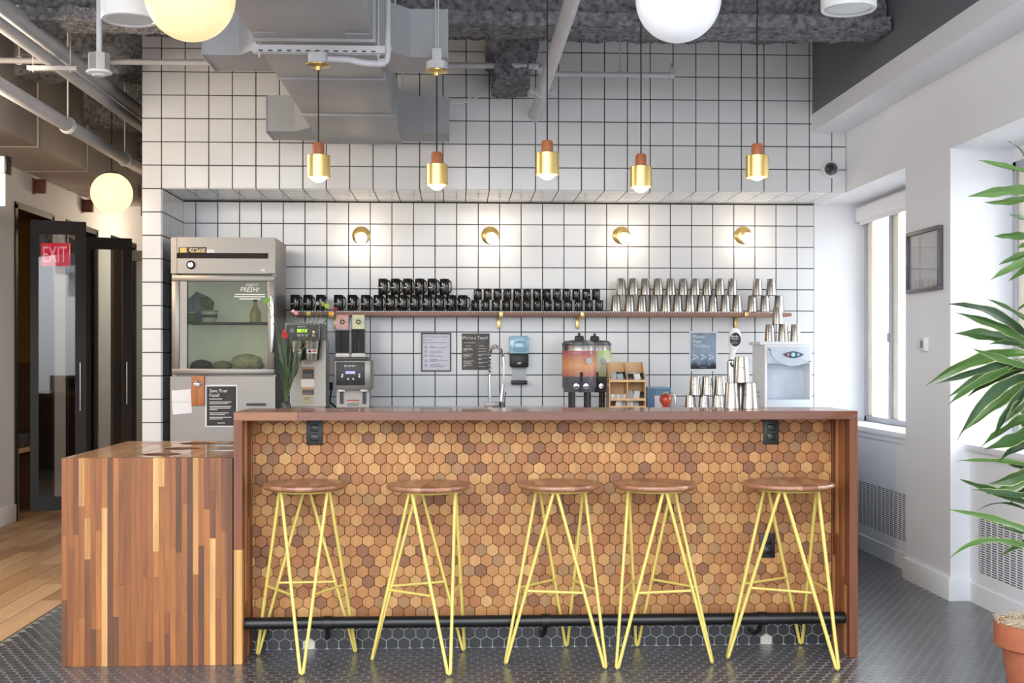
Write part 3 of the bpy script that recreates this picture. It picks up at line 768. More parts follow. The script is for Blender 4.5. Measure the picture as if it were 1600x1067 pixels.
t = thing('glass_bottle', 'clear bottle with a long neck at the right on the fridge shelf', 'bottle', (p.x, iy, shz))
MB().lathe([(0, 0), (.036, 0), (.038, .05), (.034, .075), (.013, .11), (.012, .15), (0, .15)], (p.x, iy, shz), 20).build('bottle', mat('amberish_glass', (176, 170, 140), .1), t)
MB().lathe([(.0135, .14), (.0135, .158), (0, .159)], (p.x, iy, shz), 16).build('cap', mat('cap_dark', (70, 60, 50), .5), t)
for (px, r, nm_, cl, sd, kk) in ((313, .05, 'dark bundle', (92, 98, 88), 2, 'bottom left'), (345, .045, 'green grey bundle', (150, 152, 130), 5, 'middle'), (385, .075, 'pale crumpled bag', (186, 184, 166), 9, 'right')):
    p = at(px, 575, iy)
    t = blob(MB(), (p.x, iy + .03, fz(580) + r * .7), r, sd, (1.5, 1, .8)).build('food_bag', mat('bag_%d' % sd, cl, .4, var=.25, scale=30), None); tag(t, '%s of food on the floor of the fridge at the %s' % (nm_, kk), 'bag')
# papers and opener on the lower door
LY = FY - .002
t = thing('paper_sheet', 'blank white folded sheet stuck to the lower fridge door', 'paper', at(284, 646, LY))
a, b_, c_, d_ = at(268, 610, LY), at(298, 608, LY), at(300, 645, LY), at(270, 648, LY)
m = MB(); m.poly([a, b_, c_, d_]); e = .0015
m.poly([v - Vector((0, e, 0)) for v in (a, b_, c_, d_)]); m.build('sheet', PAPER, t, False)
lines([(270, 298, 628)], LY - .0015, t, GREYINK, hpx=.5)
t = thing('bottle_opener', 'wooden board with a metal bottle opener on the fridge door', 'bottle opener', at(309, 634, LY))
MB().pbox(299, 319, 587, 634, LY - .018, .018, .003).build('board', wood('opener_wood', 2, (180, 112, 62)), t)
p = at(309, 599, LY - .018)
MB().tube([(p.x + .02 * math.cos(k * PI / 6), p.y - .012, p.z + .016 * math.sin(k * PI / 6)) for k in range(12)], .005, 8, True).box(p.x - .022, p.x + .012, p.y - .014, p.y, p.z - .012, p.z + .004, .003).build('opener', CHROME, t)
t = thing('fridge_notice', 'black notice about saving food on the lower fridge door', 'notice', at(346, 667, LY))
MB().pbox(320.5, 371, 601, 667, LY - .002, .002).build('sheet', PAPER, t, False)
MB().pbox(323, 369, 603.5, 665, LY - .003, .001).build('print', mat('notice_black', (46, 46, 48), .6, var=.3, scale=14), t, False)
letters('Save Your', 327.5, 613, 5.6, LY - .003, t, WHITEINK, 28); letters('Food!', 327.5, 620, 5.2, LY - .003, t, WHITEINK, 15)
lines([(327.5, 347, 623.3)] + [(327.5, 327.5 + q, y) for q, y in ((34, 628), (29, 630.5), (34, 635), (32, 637.5), (12, 640), (30, 645), (24, 647.5), (34, 652), (20, 654.5))], LY - .003, t, WHITEINK, hpx=1)
letters('wework', 340, 662, 3, LY - .003, t, WHITEINK, 11)

# ---- coffee brewer
BY = 7.9
t = thing('coffee_brewer', 'stainless coffee brewer with a dark control head beside the fridge', 'coffee machine', (X_at(478, BY), 8.05, CTZ))
MB().pbox(453, 509, 532, 644, BY + .06, .22).box(X_at(452, BY), X_at(510, BY), BY - .1, BY + .28, CTZ, CTZ + .03).build('column', STEEL, t)
MB().pbox(446, 500, 505, 532, BY - .10, .40, .004).build('head', STEEL, t)
hd = MB().pbox(447, 498.5, 507, 531.5, BY - .106, .008).build('control_panel', mat('panel_brown', (38, 30, 26), .4), t)
YP = BY - .106
letters('BUNN', 472, 511.4, 2.3, YP, hd, WHITEINK, 13, align='c')
MB().pbox(464, 480, 514, 519.3, YP - .002, .003).build('display', mat('green_display', (150, 190, 50), .4, emit=(150, 200, 40), es=.5), hd)
for px in (466.5, 472.5, 478.5): q = at(px, 523.5, YP); MB().lathe([(.009, 0), (.009, .004), (0, .004)], (q.x, YP, q.z), 14, 'y').build('button', mat('grey_buttons', (150, 150, 150), .4), hd)
for y in (518.5, 524): q = at(490, y, YP); MB().lathe([(.008, 0), (.008, .005), (0, .006)], (q.x, YP, q.z), 14, 'y').build('indicator', mat('pale_indicator', (226, 214, 196), .4), hd)
MB().pbox(453.5, 459.5, 513.5, 519.5, YP - .001, .002).build('sticker', GREYINK, hd)
fy = BY - .02
for px, nm_ in ((487.5, 1), (464, 0)):
    q = at(px, 562, fy); k = 1 if nm_ else .75
    f = MB().lathe([(0, 0), (.045 * k, 0), (.058 * k, .10), (.062 * k, .125), (.058 * k, .128), (.058 * k, .128), (0, .128)], (q.x, fy, q.z), 28).build('brew_funnel', STEELV, t)
    MB().box(q.x - .075 * k, q.x - .055 * k, fy - .02, fy + .02, q.z - .005, q.z + .11, .006).build('funnel_handle', BLACK, f)
    MB().pbox(px - 8 * k, px + 8 * k, 546, 552, fy - .062 * k, .004).build('funnel_label', mat('funnel_label_paper', (232, 226, 220), .6), f)
    lines([(px - 6 * k, px - 1, 549)], fy - .062 * k, f, mat('print_black', (30, 30, 30), .6), hpx=3.4); lines([(px + .5, px + 7 * k, 548.5)], fy - .062 * k, f, mat('print_red', (190, 80, 60), .6), hpx=3)
CY_ = BY + .06
for i, (x0, x1, y0, y1, cl) in enumerate(((471, 493, 562.5, 572.5, (206, 200, 190)), (471.5, 491, 574, 592, (170, 130, 84)), (470.5, 491.5, 592.5, 605, (214, 212, 206)), (471.5, 491, 605.5, 617.5, (196, 154, 104)), (472, 489, 618.5, 630, (176, 162, 136)))):
    m_ = mat('brewer_label_%d' % i, cl, .6)
    l = MB().pbox(x0, x1, y0, y1, CY_ - .002, .003).build('label_plate', m_, t)
    if i in (1, 3):
        MB().pbox(x0 + 1, x1 - 1, y0 + 3, y1 - 1, CY_ - .003, .002).build('label_print', DARKPAPER, l)
        lines([(x0 + 2, x1 - 3, y) for y in (y1 - 7, y1 - 5, y1 - 3)], CY_ - .003, l, GREYINK, hpx=.7)
    if i in (0, 4): lines([(x0 + 4, x1 - 4, y0 + 3), (x0 + 3, x1 - 6, y0 + 6)], CY_ - .002, l, INK, hpx=.8)

# ---- coffee grinder with two hoppers
GY = 7.9
t = thing('coffee_grinder', 'two-hopper coffee grinder full of dark beans right of the brewer', 'coffee grinder', (X_at(551, GY), 8.0, CTZ))
MB().pbox(523, 579, 563, 609, GY - .06, .30, .004).pbox(526, 577, 609, 642, GY + .05, .16).box(X_at(527, GY), X_at(579, GY), GY - .06, GY + .25, CTZ, CTZ + .025).build('body', STEEL, t)
gp = MB().pbox(525, 570, 565.5, 602, GY - .066, .008, .002).build('control_panel', mat('grinder_panel', (34, 30, 28), .4), t)
YP = GY - .066
letters('BUNN', 547, 573, 2.6, YP, gp, WHITEINK, 17, align='c')
MB().pbox(540, 555, 580, 584, YP - .002, .003).build('display', mat('blue_display', (150, 150, 230), .4, emit=(140, 140, 240), es=.7), gp)
for px, py in ((535, 585.5), (534.5, 588.5), (561.5, 585), (561.5, 588.5), (544, 592), (552, 592)): q = at(px, py, YP); MB().lathe([(.006, 0), (.006, .003), (0, .003)], (q.x, YP, q.z), 12, 'y').build('button', PLASTICWHITE, gp)
MB().pbox(521.5, 574, 558, 563, GY - .075, .30, .003).build('hopper_base', mat('hopper_base_dark', (58, 54, 52), .4), t)
for x0, x1, nm_, cl in ((524, 546, 0, (200, 158, 150)), (549, 571, 1, (206, 204, 168))):
    h = MB()
    ya, yb = GY - .05, GY + .14
    a, b2 = X_at(x0, GY), X_at(x1, GY); za, zb = Z_at(558, GY), Z_at(497, GY); tk = .003
    h.box(a, b2, ya, ya + tk, za, zb).box(a, b2, yb, yb + tk, za, zb).box(a, a + tk, ya + tk, yb, za, zb).box(b2 - tk, b2, ya + tk, yb, za, zb)
    hp_ = h.build('hopper', CLEAR, t, False)
    bm_ = MB()
    zt_ = Z_at(516, GY)
    for (u0, u1) in ((.05, .40), (.56, .95)): 
        xx0, xx1 = a + (b2 - a) * u0, a + (b2 - a) * u1
        n0 = len(bm_.bm.verts); rough_box(bm_, xx0, xx1, ya + .012, yb - .012, za + .03, zt_ + (.008 if nm_ else 0), .011, .0035, 60)
    q = bm_.build('beans', mat('coffee_beans', (26, 18, 15), .6, var=.5, scale=120, spec=.2), hp_); q['kind'] = 'stuff'
    c = MB().pbox(x0 + 1.5, x1 - 1.5, 492, 514, GY - .055, .003).build('flavour_card', mat('card_%d' % nm_, cl, .6, var=.15, scale=30), hp_)
    q = at((x0 + x1) / 2, 503, GY - .055); m_ = MB().lathe([(.016, 0), (.016, .001), (.008, .0012)], (q.x, GY - .0552, q.z), 16, 'y').build('card_emblem', INK, hp_)
    MB().pbox(x0 + .5, x1 - .5, 552, 558, GY - .055, .008, .002).build('slide_gate', mat('gate_clear', (200, 196, 190), .2), hp_)
for px in (533.5, 569):
    m = MB().pbox(px - 2.5, px + 2.5, 611, 631, GY + .03, .02)
    m.build('brew_basket_rail', BLACK, t)
    MB().pbox(px - 6, px + 6, 607, 612, GY + .0, .05, .003).build('clip', CHROME, t)
l = MB().pbox(542, 562, 623, 636, GY + .047, .003).build('label_plate', mat('warning_label', (214, 204, 196), .6), t)
lines([(543, 561, 625.5)], GY + .047, l, mat('print_red', (190, 80, 60), .6), hpx=2.5); lines([(543, 561, y) for y in (630, 632, 634)], GY + .047, l, INK, hpx=1)
cd = MB().tube([at(518, 600, 8.70), at(517, 615, 8.66), at(515, 628, 8.6), at(510, 634, 8.5), at(506, 640, 8.4)], .006).tube([at(515, 628, 8.6), at(526, 637, 8.5)], .006)
t = thing('wall_socket', 'black wall socket and plug between the brewer and the grinder', 'outlet', at(517, 603, YR))
MB().pbox(513, 520, 597, 610, YR - .012, .01).build('plate', BLACK, t); cd.build('power_cord', CABLE, t)

# ---- flowers between the fridge and the brewer
VY = 7.62
vp = at(446, 600, VY)
t = thing('flower_vase', 'vase of long dark leaves with small red, pink and yellow blooms by the brewer', 'flowers', (vp.x, VY, CTZ))
MB().lathe([(0, 0), (.030, 0), (.036, .02), (.034, .05), (.026, .07), (.028, .075), (.024, .07), (0, .05)], (vp.x, VY, CTZ), 24).build('vase', mat('dark_vase', (50, 56, 54), .3), t)
def leaf_mesh(b, p0, p1, p2, wd, n=7, nrm=Vector((0, -1, .3)), cup=.25, edge=None, twist=0, wave=0):
    p0, p1, p2 = Vector(p0), Vector(p1), Vector(p2); prev = None
    for i in range(n + 1):
        s = i / n; c = p0 * (1 - s) ** 2 + p1 * 2 * s * (1 - s) + p2 * s * s
        tg = ((p1 - p0) * (1 - s) + (p2 - p1) * s).normalized(); nr = Matrix.Rotation(twist * s, 3, tg) @ nrm; sd = tg.cross(nr).normalized(); up = sd.cross(tg).normalized()
        ww = wd * (.22 + .78 * math.sin(PI * min(1, s * 1.02 + .06)) ** .7) * (1 if s < .97 else .25) * (1 - .35 * max(0, s - .75))
        ww *= 1 + wave * math.sin(s * 17 + wd * 900)
        row = [c + sd * ww * k + up * ww * (cup * abs(k) + wave * 1.2 * k * math.sin(s * 11 + wd * 500)) for k in ((-1, -.9, -.45, 0, .45, .9, 1) if edge else (-1, -.5, 0, .5, 1))]
        vs_ = [b.bm.verts.new(q) for q in row]
        if prev:
            for k in range(len(vs_) - 1):
                f = b.bm.faces.new((prev[k], prev[k + 1], vs_[k + 1], vs_[k]))
                if edge and k in (0, len(vs_) - 2): f.material_index = 1
        prev = vs_
DG = [(44, 60, 42), (36, 50, 38), (52, 70, 48), (40, 54, 46)]
for (x0, y0, x1, y1, x2, y2, wd, dy) in ((449, 590, 440, 560, 434, 532, .013, 0), (451, 585, 445, 555, 440, 520, .014, .02), (453, 588, 452, 555, 450, 528, .012, -.03), (458, 590, 462, 560, 463, 534, .014, 0), (448, 592, 438, 572, 428, 548, .012, -.04), (447, 596, 439, 586, 431, 566, .012, -.02), (457, 592, 464, 578, 467, 556, .013, .02), (450, 594, 441, 580, 434, 556, .013, .03), (455, 596, 458, 575, 458, 548, .012, .04)):
    p0 = at(x0, y0, VY + dy * .6)
    b = MB(); b.tube([Vector((vp.x, VY, CTZ + .06)), at((x0 + 446) / 2, 608, VY + dy * .3), p0], .003, 6); leaf_mesh(b, p0, at(x1, y1, VY + dy), at(x2, y2, VY + dy * 2), wd); b.build('leaf', LEAF, t, True, jit(R.choice(DG), .15))
FL = [(445, 524, (196, 40, 48), 7), (444, 517, (206, 60, 64), 4), (524, 483, (150, 26, 34), 6), (517, 490, (238, 160, 60), 5.5), (511, 478, (176, 190, 80), 6), (505, 475, (150, 170, 70), 5), (463, 489, (216, 160, 164), 5), (458, 486, (226, 176, 176), 4), (482, 490, (190, 186, 80), 5), (496, 474, (170, 165, 200), 4), (415, 471, (120, 168, 66), 6), (420, 467, (130, 180, 76), 5)]
for i, (px, py, cl, s) in enumerate(FL):
    yy = 7.5 + .12 * (i % 3); q = at(px, py, yy)
    MB().tube([Vector((vp.x, VY, CTZ + .06)), at((px + 2 * 449) / 3, (py + 604) / 2, (VY + yy) / 2), q], .0022, 6).build('stem', mat('flower_stem', (92, 110, 64), .6), t)
    b = MB(); r = s * 7.6 / F * .62
    for k in range(5):
        a = 2 * PI * k / 5 + i; blob(b, q + Vector((math.cos(a) * r * .6, R.uniform(-.3, .3) * r, math.sin(a) * r * .6)), r * .62, i + k, (1, .5, 1), .2, 1)
    b.build('bloom', mat('bloom_%d' % i, cl, .6, var=.2, scale=50), t)

# ---- notices on the back wall
WY = YR - .004
t = thing('framed_notice', 'white printed notice in a thin black frame on the tiles', 'notice', at(681, 580, WY))
MB().pbox(658, 705, 520, 522, WY - .014, .013).pbox(658, 705, 578.5, 580.5, WY - .014, .013).pbox(658, 659.8, 522, 578.5, WY - .014, .013).pbox(703.2, 705, 522, 578.5, WY - .014, .013).build('frame', BLACK, t)
MB().pbox(659.5, 703.5, 521.5, 579, WY - .006, .005).build('sheet', mat('notice_paper', (222, 222, 234), .6), t, False)
letters('Prioritizing our health,', 661, 528, 3.4, WY - .006, t, GREYINK, 39); letters('together', 661, 532.6, 3, WY - .006, t, GREYINK, 14)
lines([(661, 699, 535.5)] + [(671, 671 + q, y) for q, y in ((9, 541.5), (26, 543.3), (18, 548.5), (19, 550.3), (10, 554.5), (21, 556.5), (12, 561.5), (29, 563), (11, 564.6), (16, 569.5), (28, 571.5), (22, 573))], WY - .006, t, GREYINK, hpx=.8)
m = MB()
for y in (542.5, 549, 555.5, 563.5, 571): m.pbox(663.5, 667.5, y - 2, y + 2, WY - .0075, .001)
m.build('print_icons', mat('icon_violet', (176, 180, 206), .7), t)
t = thing('team_poster', 'dark grey team poster taped to the tiles beside the tap', 'poster', at(743, 578, WY))
MB().pbox(721.5, 765, 521, 578, WY - .003, .002).build('sheet', mat('team_grey', (92, 88, 85), .6, var=.25, scale=10), t, False)
letters("We're a Team!", 722, 530, 5.2, WY - .003, t, WHITEINK, 40)
lines([(725, 743, 535.5)] + [(727, 736, 540.5), (749, 757, 540.5)] + [(724, 724 + q, y) for q, y in ((14, 544.5), (15, 546.3), (6, 548.2), (15, 553.5), (10, 555.5), (14, 557.5), (6, 559.5), (16, 564), (12, 566), (13, 568), (14, 570.5), (4, 572.5))] + [(747.5, 747.5 + q, y) for q, y in ((13, 544.5), (12, 549), (15, 553.5), (6, 555.5), (14, 559.5), (5, 561.5), (15, 566), (6, 568), (11, 572.5))], WY - .003, t, mat('faint_print', (206, 204, 202), .7), hpx=.9)
t = thing('plastic_bags_sign', 'blue grey sign with three arrows about plastic bags in a white border', 'sign', at(1099, 578, WY))
MB().pbox(1077, 1121, 518, 579.5, WY - .002, .001).build('border', PAPER, t, False)
MB().pbox(1079, 1119, 520, 576.5, WY - .003, .001).build('print', mat('bags_blue', (136, 156, 176), .5, var=.35, scale=9), t, False)
m = MB(); 
for k in range(26):
    x = 1079 + k * 1.5; h = 7 + 9 * abs(noise.noise(Vector((k * .37, 2, 1)))) * 2 + (6 if k < 7 or k > 19 else 0)
    a, b2, c = at(x, 576.3, WY), at(min(1119, x + 2.4), 576.3, WY), at(min(1118.5, x + 1.2), 576.3 - h, WY)
    m.poly([(a.x, WY - .0038, a.z), (b2.x, WY - .0038, b2.z), (c.x, WY - .0038, c.z)])
m.build('forest_print', mat('forest_dark', (44, 54, 66), .6), t, False)
for i, (s, y) in enumerate((('Plastic', 528.5), ('Bags', 536), ('This Way!', 543.5))): letters(s, 1083, y, 5, WY - .004, t, WHITEINK, (18, 13, 27)[i])
for px in (1082.5, 1095.5, 1107.5):
    a = [at(px, 553.5, WY), at(px + 8.5, 557.8, WY), at(px, 562, WY), at(px + 2.4, 557.8, WY)]
    k = Vector((0, -.0045, 0)); m = MB()
    for q0, q1 in zip(a, a[1:] + a[:1]): m.tube([q0 + k, q1 + k], .0022, 5)
    m.build('arrow', WHITEINK, t)
letters('wework', 1094, 575, 1.8, WY - .004, t, WHITEINK, 10)

# ---- tap
TY = 8.2
t = thing('kitchen_tap', 'chrome spring-neck kitchen tap at the sink behind the bar', 'tap', (X_at(765, TY), TY, CTZ))
MB().bar(Vector((X_at(765, TY), TY, CTZ)), at(765, 585, TY), .0105, 16).lathe([(0, 0), (.026, 0), (.026, .012), (.0, .014)], (X_at(765, TY), TY, CTZ), 20).build('riser', CHROME, t)
path = [at(765, 585, TY), at(765, 562, TY), at(766, 551, TY), at(769, 544, TY), at(774, 541, TY), at(779, 543, TY), at(783.5, 549, TY), at(786, 558, TY)]
def smooth(pts, n):
    out = []
    for i in range(len(pts) - 1):
        p0, p1, p2, p3 = pts[max(0, i - 1)], pts[i], pts[i + 1], pts[min(len(pts) - 1, i + 2)]
        for k in range(n):
            s = k / n; out.append(.5 * ((2 * p1) + (p2 - p0) * s + (2 * p0 - 5 * p1 + 4 * p2 - p3) * s * s + (3 * p1 - p0 - 3 * p2 + p3) * s ** 3))
    return out + [pts[-1]]
sp_ = smooth(path, 14); MB().tube(sp_, .005, 8).build('hose', mat('hose_dark', (70, 72, 76), .4), t)
coil = []; n = len(sp_); tot = 26
for i in range(n * 6):
    s = i / (n * 6 - 1) * (n - 1); k = min(int(s), n - 2); p = sp_[k].lerp(sp_[k + 1], s - k); tg = (sp_[k + 1] - sp_[k]).normalized()
    u = Vector((0, 1, 0)); v = tg.cross(u); a = 2 * PI * tot * i / (n * 6); coil.append(p + (u * math.cos(a) + v * math.sin(a)) * .0115)
MB().tube(coil, .0028, 6).build('spring', CHROME, t)
MB().bar(at(786, 557, TY), at(787, 571, TY), .012, 14).tube([at(787, 571, TY), at(787, 590, TY), at(785.5, 601, TY)], .005).bar(at(785.5, 601, TY), at(783, 626, TY), .012, 14, .015).bar(at(783, 626, TY), at(783, 634, TY), .012, 14).build('spray_head', CHROME, t)
MB().pbox(757.5, 780, 628, 637, TY - .012, .024, .003).build('support_arm', STEEL, t)
MB().bar(at(785, 640, TY), at(785, 628, TY), .019, 16).bar(at(788, 632, TY), at(790, 612, TY), .004, 8).build('mixer_lever', mat('dark_chrome', (96, 92, 92), .25, 1), t)

# ---- soap dispenser
t = thing('soap_dispenser', 'black and pale blue soap dispenser on the tiled wall', 'soap dispenser', at(812, 600, WY))
MB().pbox(796, 826.5, 525, 553, WY - .10, .09, .012).build('reservoir', mat('pale_blue_reservoir', (164, 204, 226), .15, coat=.6), t)
q = MB().pbox(803, 822.5, 533, 550, WY - .106, .02, .008).build('reservoir_window', mat('soap_blue', (140, 186, 212), .1, coat=.6), t)
MB().pbox(797, 826, 552, 574, WY - .105, .10, .012).build('body', BLACK, t)
MB().pbox(800, 822, 574, 597, WY - .02, .016).build('back_plate', mat('dispenser_plate', (186, 188, 190), .35), t)
MB().pbox(799, 824, 594.5, 601, WY - .09, .085, .006).build('drip_tray', BLACK, t)
letters('PURELL', 812, 534.5, 2.4, WY - .104, t, mat('print_blue', (30, 50, 130), .5), 9, align='c', name='brand_print')
lines([(809, 815, 566.6), (808.4, 814, 568)], WY - .105, t, WHITEINK, 'logo_print', hpx=1)

# ---- two drink dispensers
def drink(cx, Y, bodycol, emb, label, names):
    x = X_at(cx, Y); zb = CTZ
    def z(py): return Z_at(py, Y, cx)
    t = thing('drink_dispenser', label, 'drink dispenser', (x, Y, zb), 'insulated drink dispensers on the counter')
    r = .113
    MB().lathe([(0, z(612)), (.100, z(612)), (.104, z(607)), (.113, z(604)), (.113, z(588)), (0, z(588))], (x, Y, 0), 36).build('base_ring', mat('dispenser_grey', (84, 86, 92), .35), t)
    m_ = MB().lathe([(r + .001, z(588)), (r + .001, z(548))], (x, Y, 0), 40).build('printed_wrap', bodycol, t)
    MB().lathe([(r - .002, z(589)), (r - .002, z(547)), (r, z(547)), (r, z(540)), (.114, z(539)), (.112, z(536)), (0, z(535))], (x, Y, 0), 36).build('vessel', STEELV, t)
    MB().lathe([(.115, z(540)), (.115, z(537)), (.098, z(533)), (.05, z(531.5)), (0, z(531))], (x, Y, 0), 36).build('lid', mat('lid_dark', (66, 66, 70), .3), t)
    zl = z(531)
    MB().box(x - .03, x + .03, Y - .02, Y + .02, zl - .004, zl + .02, .004).bar((x - .026, Y, zl + .022), (x + .026, Y, zl + .022), .005).lathe([(0, 0), (.009, 0), (.009, .022), (.004, .026), (0, .027)], (x, Y, zl + .02), 14).build('lid_latch', BLACK, t)
    for a in (.9, 2.2, 4.1, 5.3):
        MB().bar((x + .085 * math.cos(a), Y + .085 * math.sin(a), zb), (x + .085 * math.cos(a), Y + .085 * math.sin(a), z(611)), .016, 12).build('leg', BLACK, t)
    yf = Y - r
    f = MB().box(x - .050, x + .050, yf - .014, yf + .03, z(606), z(599.5), .006)
    for dx in (-.032, .032): f.lathe([(.017, 0), (.017, .010), (.006, .012), (0, .012)], (x + dx, yf - .014, z(602.5)), 16, 'y')
    tp = f.build('faucet_bracket', CHROME, t)
    MB().bar((x, yf - .03, z(612)), (x, yf - .03, z(596)), .013, 14).bar((x, yf - .03, z(596)), (x, yf - .035, z(581)), .007, 10, .010).build('faucet', BLACK, t)
    letters(names[0], cx - 4, 552.3, 2, yf - .001 - .006, t, WHITEINK, 15, name='wrap_print', align='c'); lines([(cx + 13, cx + 20, 551.4)], yf + .02, t, WHITEINK, 'wrap_lines', hpx=1.2)
    e = MB()
    aa = math.radians(-90 + 26)
    ex, ey = x + (r + .002) * math.cos(aa), Y + (r + .002) * math.sin(aa); zc = z(564)
    ring = lambda rad: [(ex - math.sin(aa) * rad * math.cos(k * PI / 10), ey + math.cos(aa) * rad * math.cos(k * PI / 10) - .003, zc + rad * math.sin(k * PI / 10)) for k in range(20)]
    e.poly(ring(.022)); e.build('wrap_emblem', mat('emblem_grey', (150, 150, 160), .6), t, False)
    e = MB(); e.tube([Vector(q) + Vector((0, -.001, 0)) for q in ring(.010)], .0022, 5, True).tube([Vector(q) + Vector((0, -.001, 0)) for q in ring(.020)], .0016, 5, True); e.build('wrap_emblem_lines', WHITEINK, t)
    return t
def wrap_mat(name, cl1, cl2, z0, z1):
    m, t_, b = base_mat(name); N = t_.nodes.new; K = t_.links.new
    g = N('ShaderNodeNewGeometry'); s = N('ShaderNodeSeparateXYZ'); n = N('ShaderNodeTexNoise'); n.inputs['Scale'].default_value = 9
    K(g.outputs['Position'], s.inputs[0]); K(g.outputs['Position'], n.inputs['Vector'])
    q = N('ShaderNodeMapRange'); q.inputs[1].default_value = z0; q.inputs[2].default_value = z1; q.inputs[3].default_value = -.15; q.inputs[4].default_value = .85; K(s.outputs[2], q.inputs[0])
    ad = N('ShaderNodeMath'); ad.operation = 'MULTIPLY_ADD'; ad.inputs[1].default_value = .45; K(n.outputs['Fac'], ad.inputs[0]); K(q.outputs[0], ad.inputs[2])
    r = N('ShaderNodeValToRGB'); r.color_ramp.elements[0].color = lin(cl1); r.color_ramp.elements[1].color = lin(cl1); e = r.color_ramp.elements.new(.5); e.color = lin(cl2)
    K(ad.outputs[0], r.inputs[0]); K(r.outputs[0], b.inputs['Base Color']); b.inputs['Roughness'].default_value = .35; return m
drink(929, 8.28, wrap_mat('citrus_wrap', (178, 206, 120), (226, 226, 206), Z_at(588, 8.28), Z_at(548, 8.28)), 1, 'drink dispenser with a pale green printed wrap behind the red one', ('wework', 'citrus'))
drink(905, 8.0, wrap_mat('berry_wrap', (172, 92, 96), (214, 156, 104), Z_at(588, 8.0), Z_at(548, 8.0)), 0, 'drink dispenser with a red and orange printed wrap and black tap', ('wework', 'water'))

# ---- condiment organiser
OY = 8.0
t = thing('condiment_organizer', 'pale wooden organiser with small packets beside the drink dispensers', 'organizer', (X_at(981, OY), OY + .1, CTZ))
def oz(py): return Z_at(py, OY, 980)
def ox(px): return X_at(px, OY)
x0, x1 = ox(952), ox(1009); xm = (x0 + x1) / 2; yb = OY + .16
for xx in (x0, xm - .003, x1 - .006):
    m = MB()
    P = [(OY, CTZ), (yb, CTZ), (yb, oz(566)), (yb - .02, oz(566)), (OY, oz(592))]
    A = [m.bm.verts.new((xx, y, z)) for y, z in P]; B = [m.bm.verts.new((xx + .006, y, z)) for y, z in P]
    m.bm.faces.new(A); m.bm.faces.new(B[::-1])
    for k in range(5): m.bm.faces.new((A[k], A[(k + 1) % 5], B[(k + 1) % 5], B[k]))
    m.build('divider', PALEWOOD, t, False)
MB().box(x0 + .006, x1 - .006, yb, yb + .006, CTZ, oz(566)).build('back_panel', PALEWOOD, t, False)
for py in (596, 625, 639):
    MB().box(x0 + .006, x1 - .006, OY + .004, yb, oz(py), oz(py) + .006).build('shelf', PALEWOOD, t, False)
    MB().box(x0, x1, OY - .006, OY, oz(py) - .004, oz(py) + .012 if py < 638 else oz(py) + .02).build('shelf_lip', PALEWOOD, t, False)
PK = [mat('packet_white', (226, 224, 220), .5), mat('packet_grey', (176, 182, 178), .4), mat('packet_black', (40, 42, 42), .4), mat('packet_kraft', (190, 160, 124), .6)]
def packets(pxa, pxb, py, n, mats, cups, lab, grp):
    for i in range(n):
        x = ox(pxa + (pxb - pxa) * (i + .5) / n); z = oz(py) + .008; y = OY + .03 + .02 * (i % 2)
        place = ORD[i + 1] + ' from the left'
        if cups:
            q = MB().lathe([(0, 0), (.013, 0), (.016, .03), (.0, .031)], (x, y, z), 14).build('creamer_cup', mats[0], None)
        else:
            q = MB()
            hh = R.uniform(.04, .055); ww = .02
            a = R.uniform(-.25, .25); dxx = Vector((math.cos(a), 0, math.sin(a))) * ww; dzz = Vector((-math.sin(a), .35, math.cos(a))).normalized() * hh; c0 = Vector((x, y, z + .004))
            f = [c0 - dxx, c0 + dxx, c0 + dxx + dzz, c0 - dxx + dzz]; e = Vector((0, .004, 0)); md_ = [(f[0] + f[2]) / 2 - e, (f[0] + f[2]) / 2 + e]
            for k in range(4):
                q.poly([f[k], f[(k + 1) % 4], md_[0]]); q.poly([f[(k + 1) % 4], f[k], md_[1]])
            q = q.build('packet', mats[i % len(mats)], None, False)
        tag(q, '%s, %s' % (lab, place), 'packet' if not cups else 'creamer', grp)
packets(957, 979, 596, 4, [PK[1], PK[2]], False, 'grey green tea packet in the upper left bin of the organiser', 'packets in the upper left bin')
packets(984, 1006, 596, 4, [PK[2], PK[1], PK[0]], False, 'black and white packet in the upper right bin of the organiser', 'packets in the upper right bin')
packets(955, 979, 625, 5, [PK[0]], True, 'small white creamer cup in the middle left bin', 'creamers in the middle left bin')
packets(984, 1007, 625, 5, [PK[1], PK[2], PK[0]], False, 'shiny sachet in the middle right bin of the organiser', 'sachets in the middle right bin')
packets(962, 1000, 638.5, 4, [PK[0], PK[1]], False, 'pale sachet in the lowest bin of the organiser', 'sachets in the lowest bin')

# ---- blue box, tea pot, cups, beer tap
t = thing('blue_box', 'blue cardboard box right of the wooden organiser', 'box', (X_at(1030, 8.2), 8.25, CTZ))
MB().pbox(1011, 1048, 606, 638.5, 8.2, .12, .002).build('carton', mat('box_blue', (88, 122, 154), .5, var=.2, scale=20), t)
MB().pbox(1012, 1047, 605, 607.5, 8.19, .14, .001).build('lid_edge', mat('box_blue_light', (120, 154, 182), .5), t)
MB().pbox(1023, 1036, 618, 640, 8.196, .005).build('label_panel', mat('box_label', (208, 206, 214), .6), t)
TPY = 8.02
q = at(1040.5, 625, TPY)
t = thing('tea_jug', 'glass jug of red tea in front of the blue box', 'jug', (q.x, TPY, CTZ))
MB().lathe([(0, CTZ), (.03, CTZ), (.034, CTZ + .012), (.02, CTZ + .03), (.03, q.z - .03), (.042, q.z - .008), (.043, q.z + .012), (.036, q.z + .03), (.026, q.z + .038), (0, q.z + .038)], (q.x, TPY, 0), 28).build('tea', mat('red_tea', (176, 62, 40), .08, var=.25, scale=30, coat=.5), t)
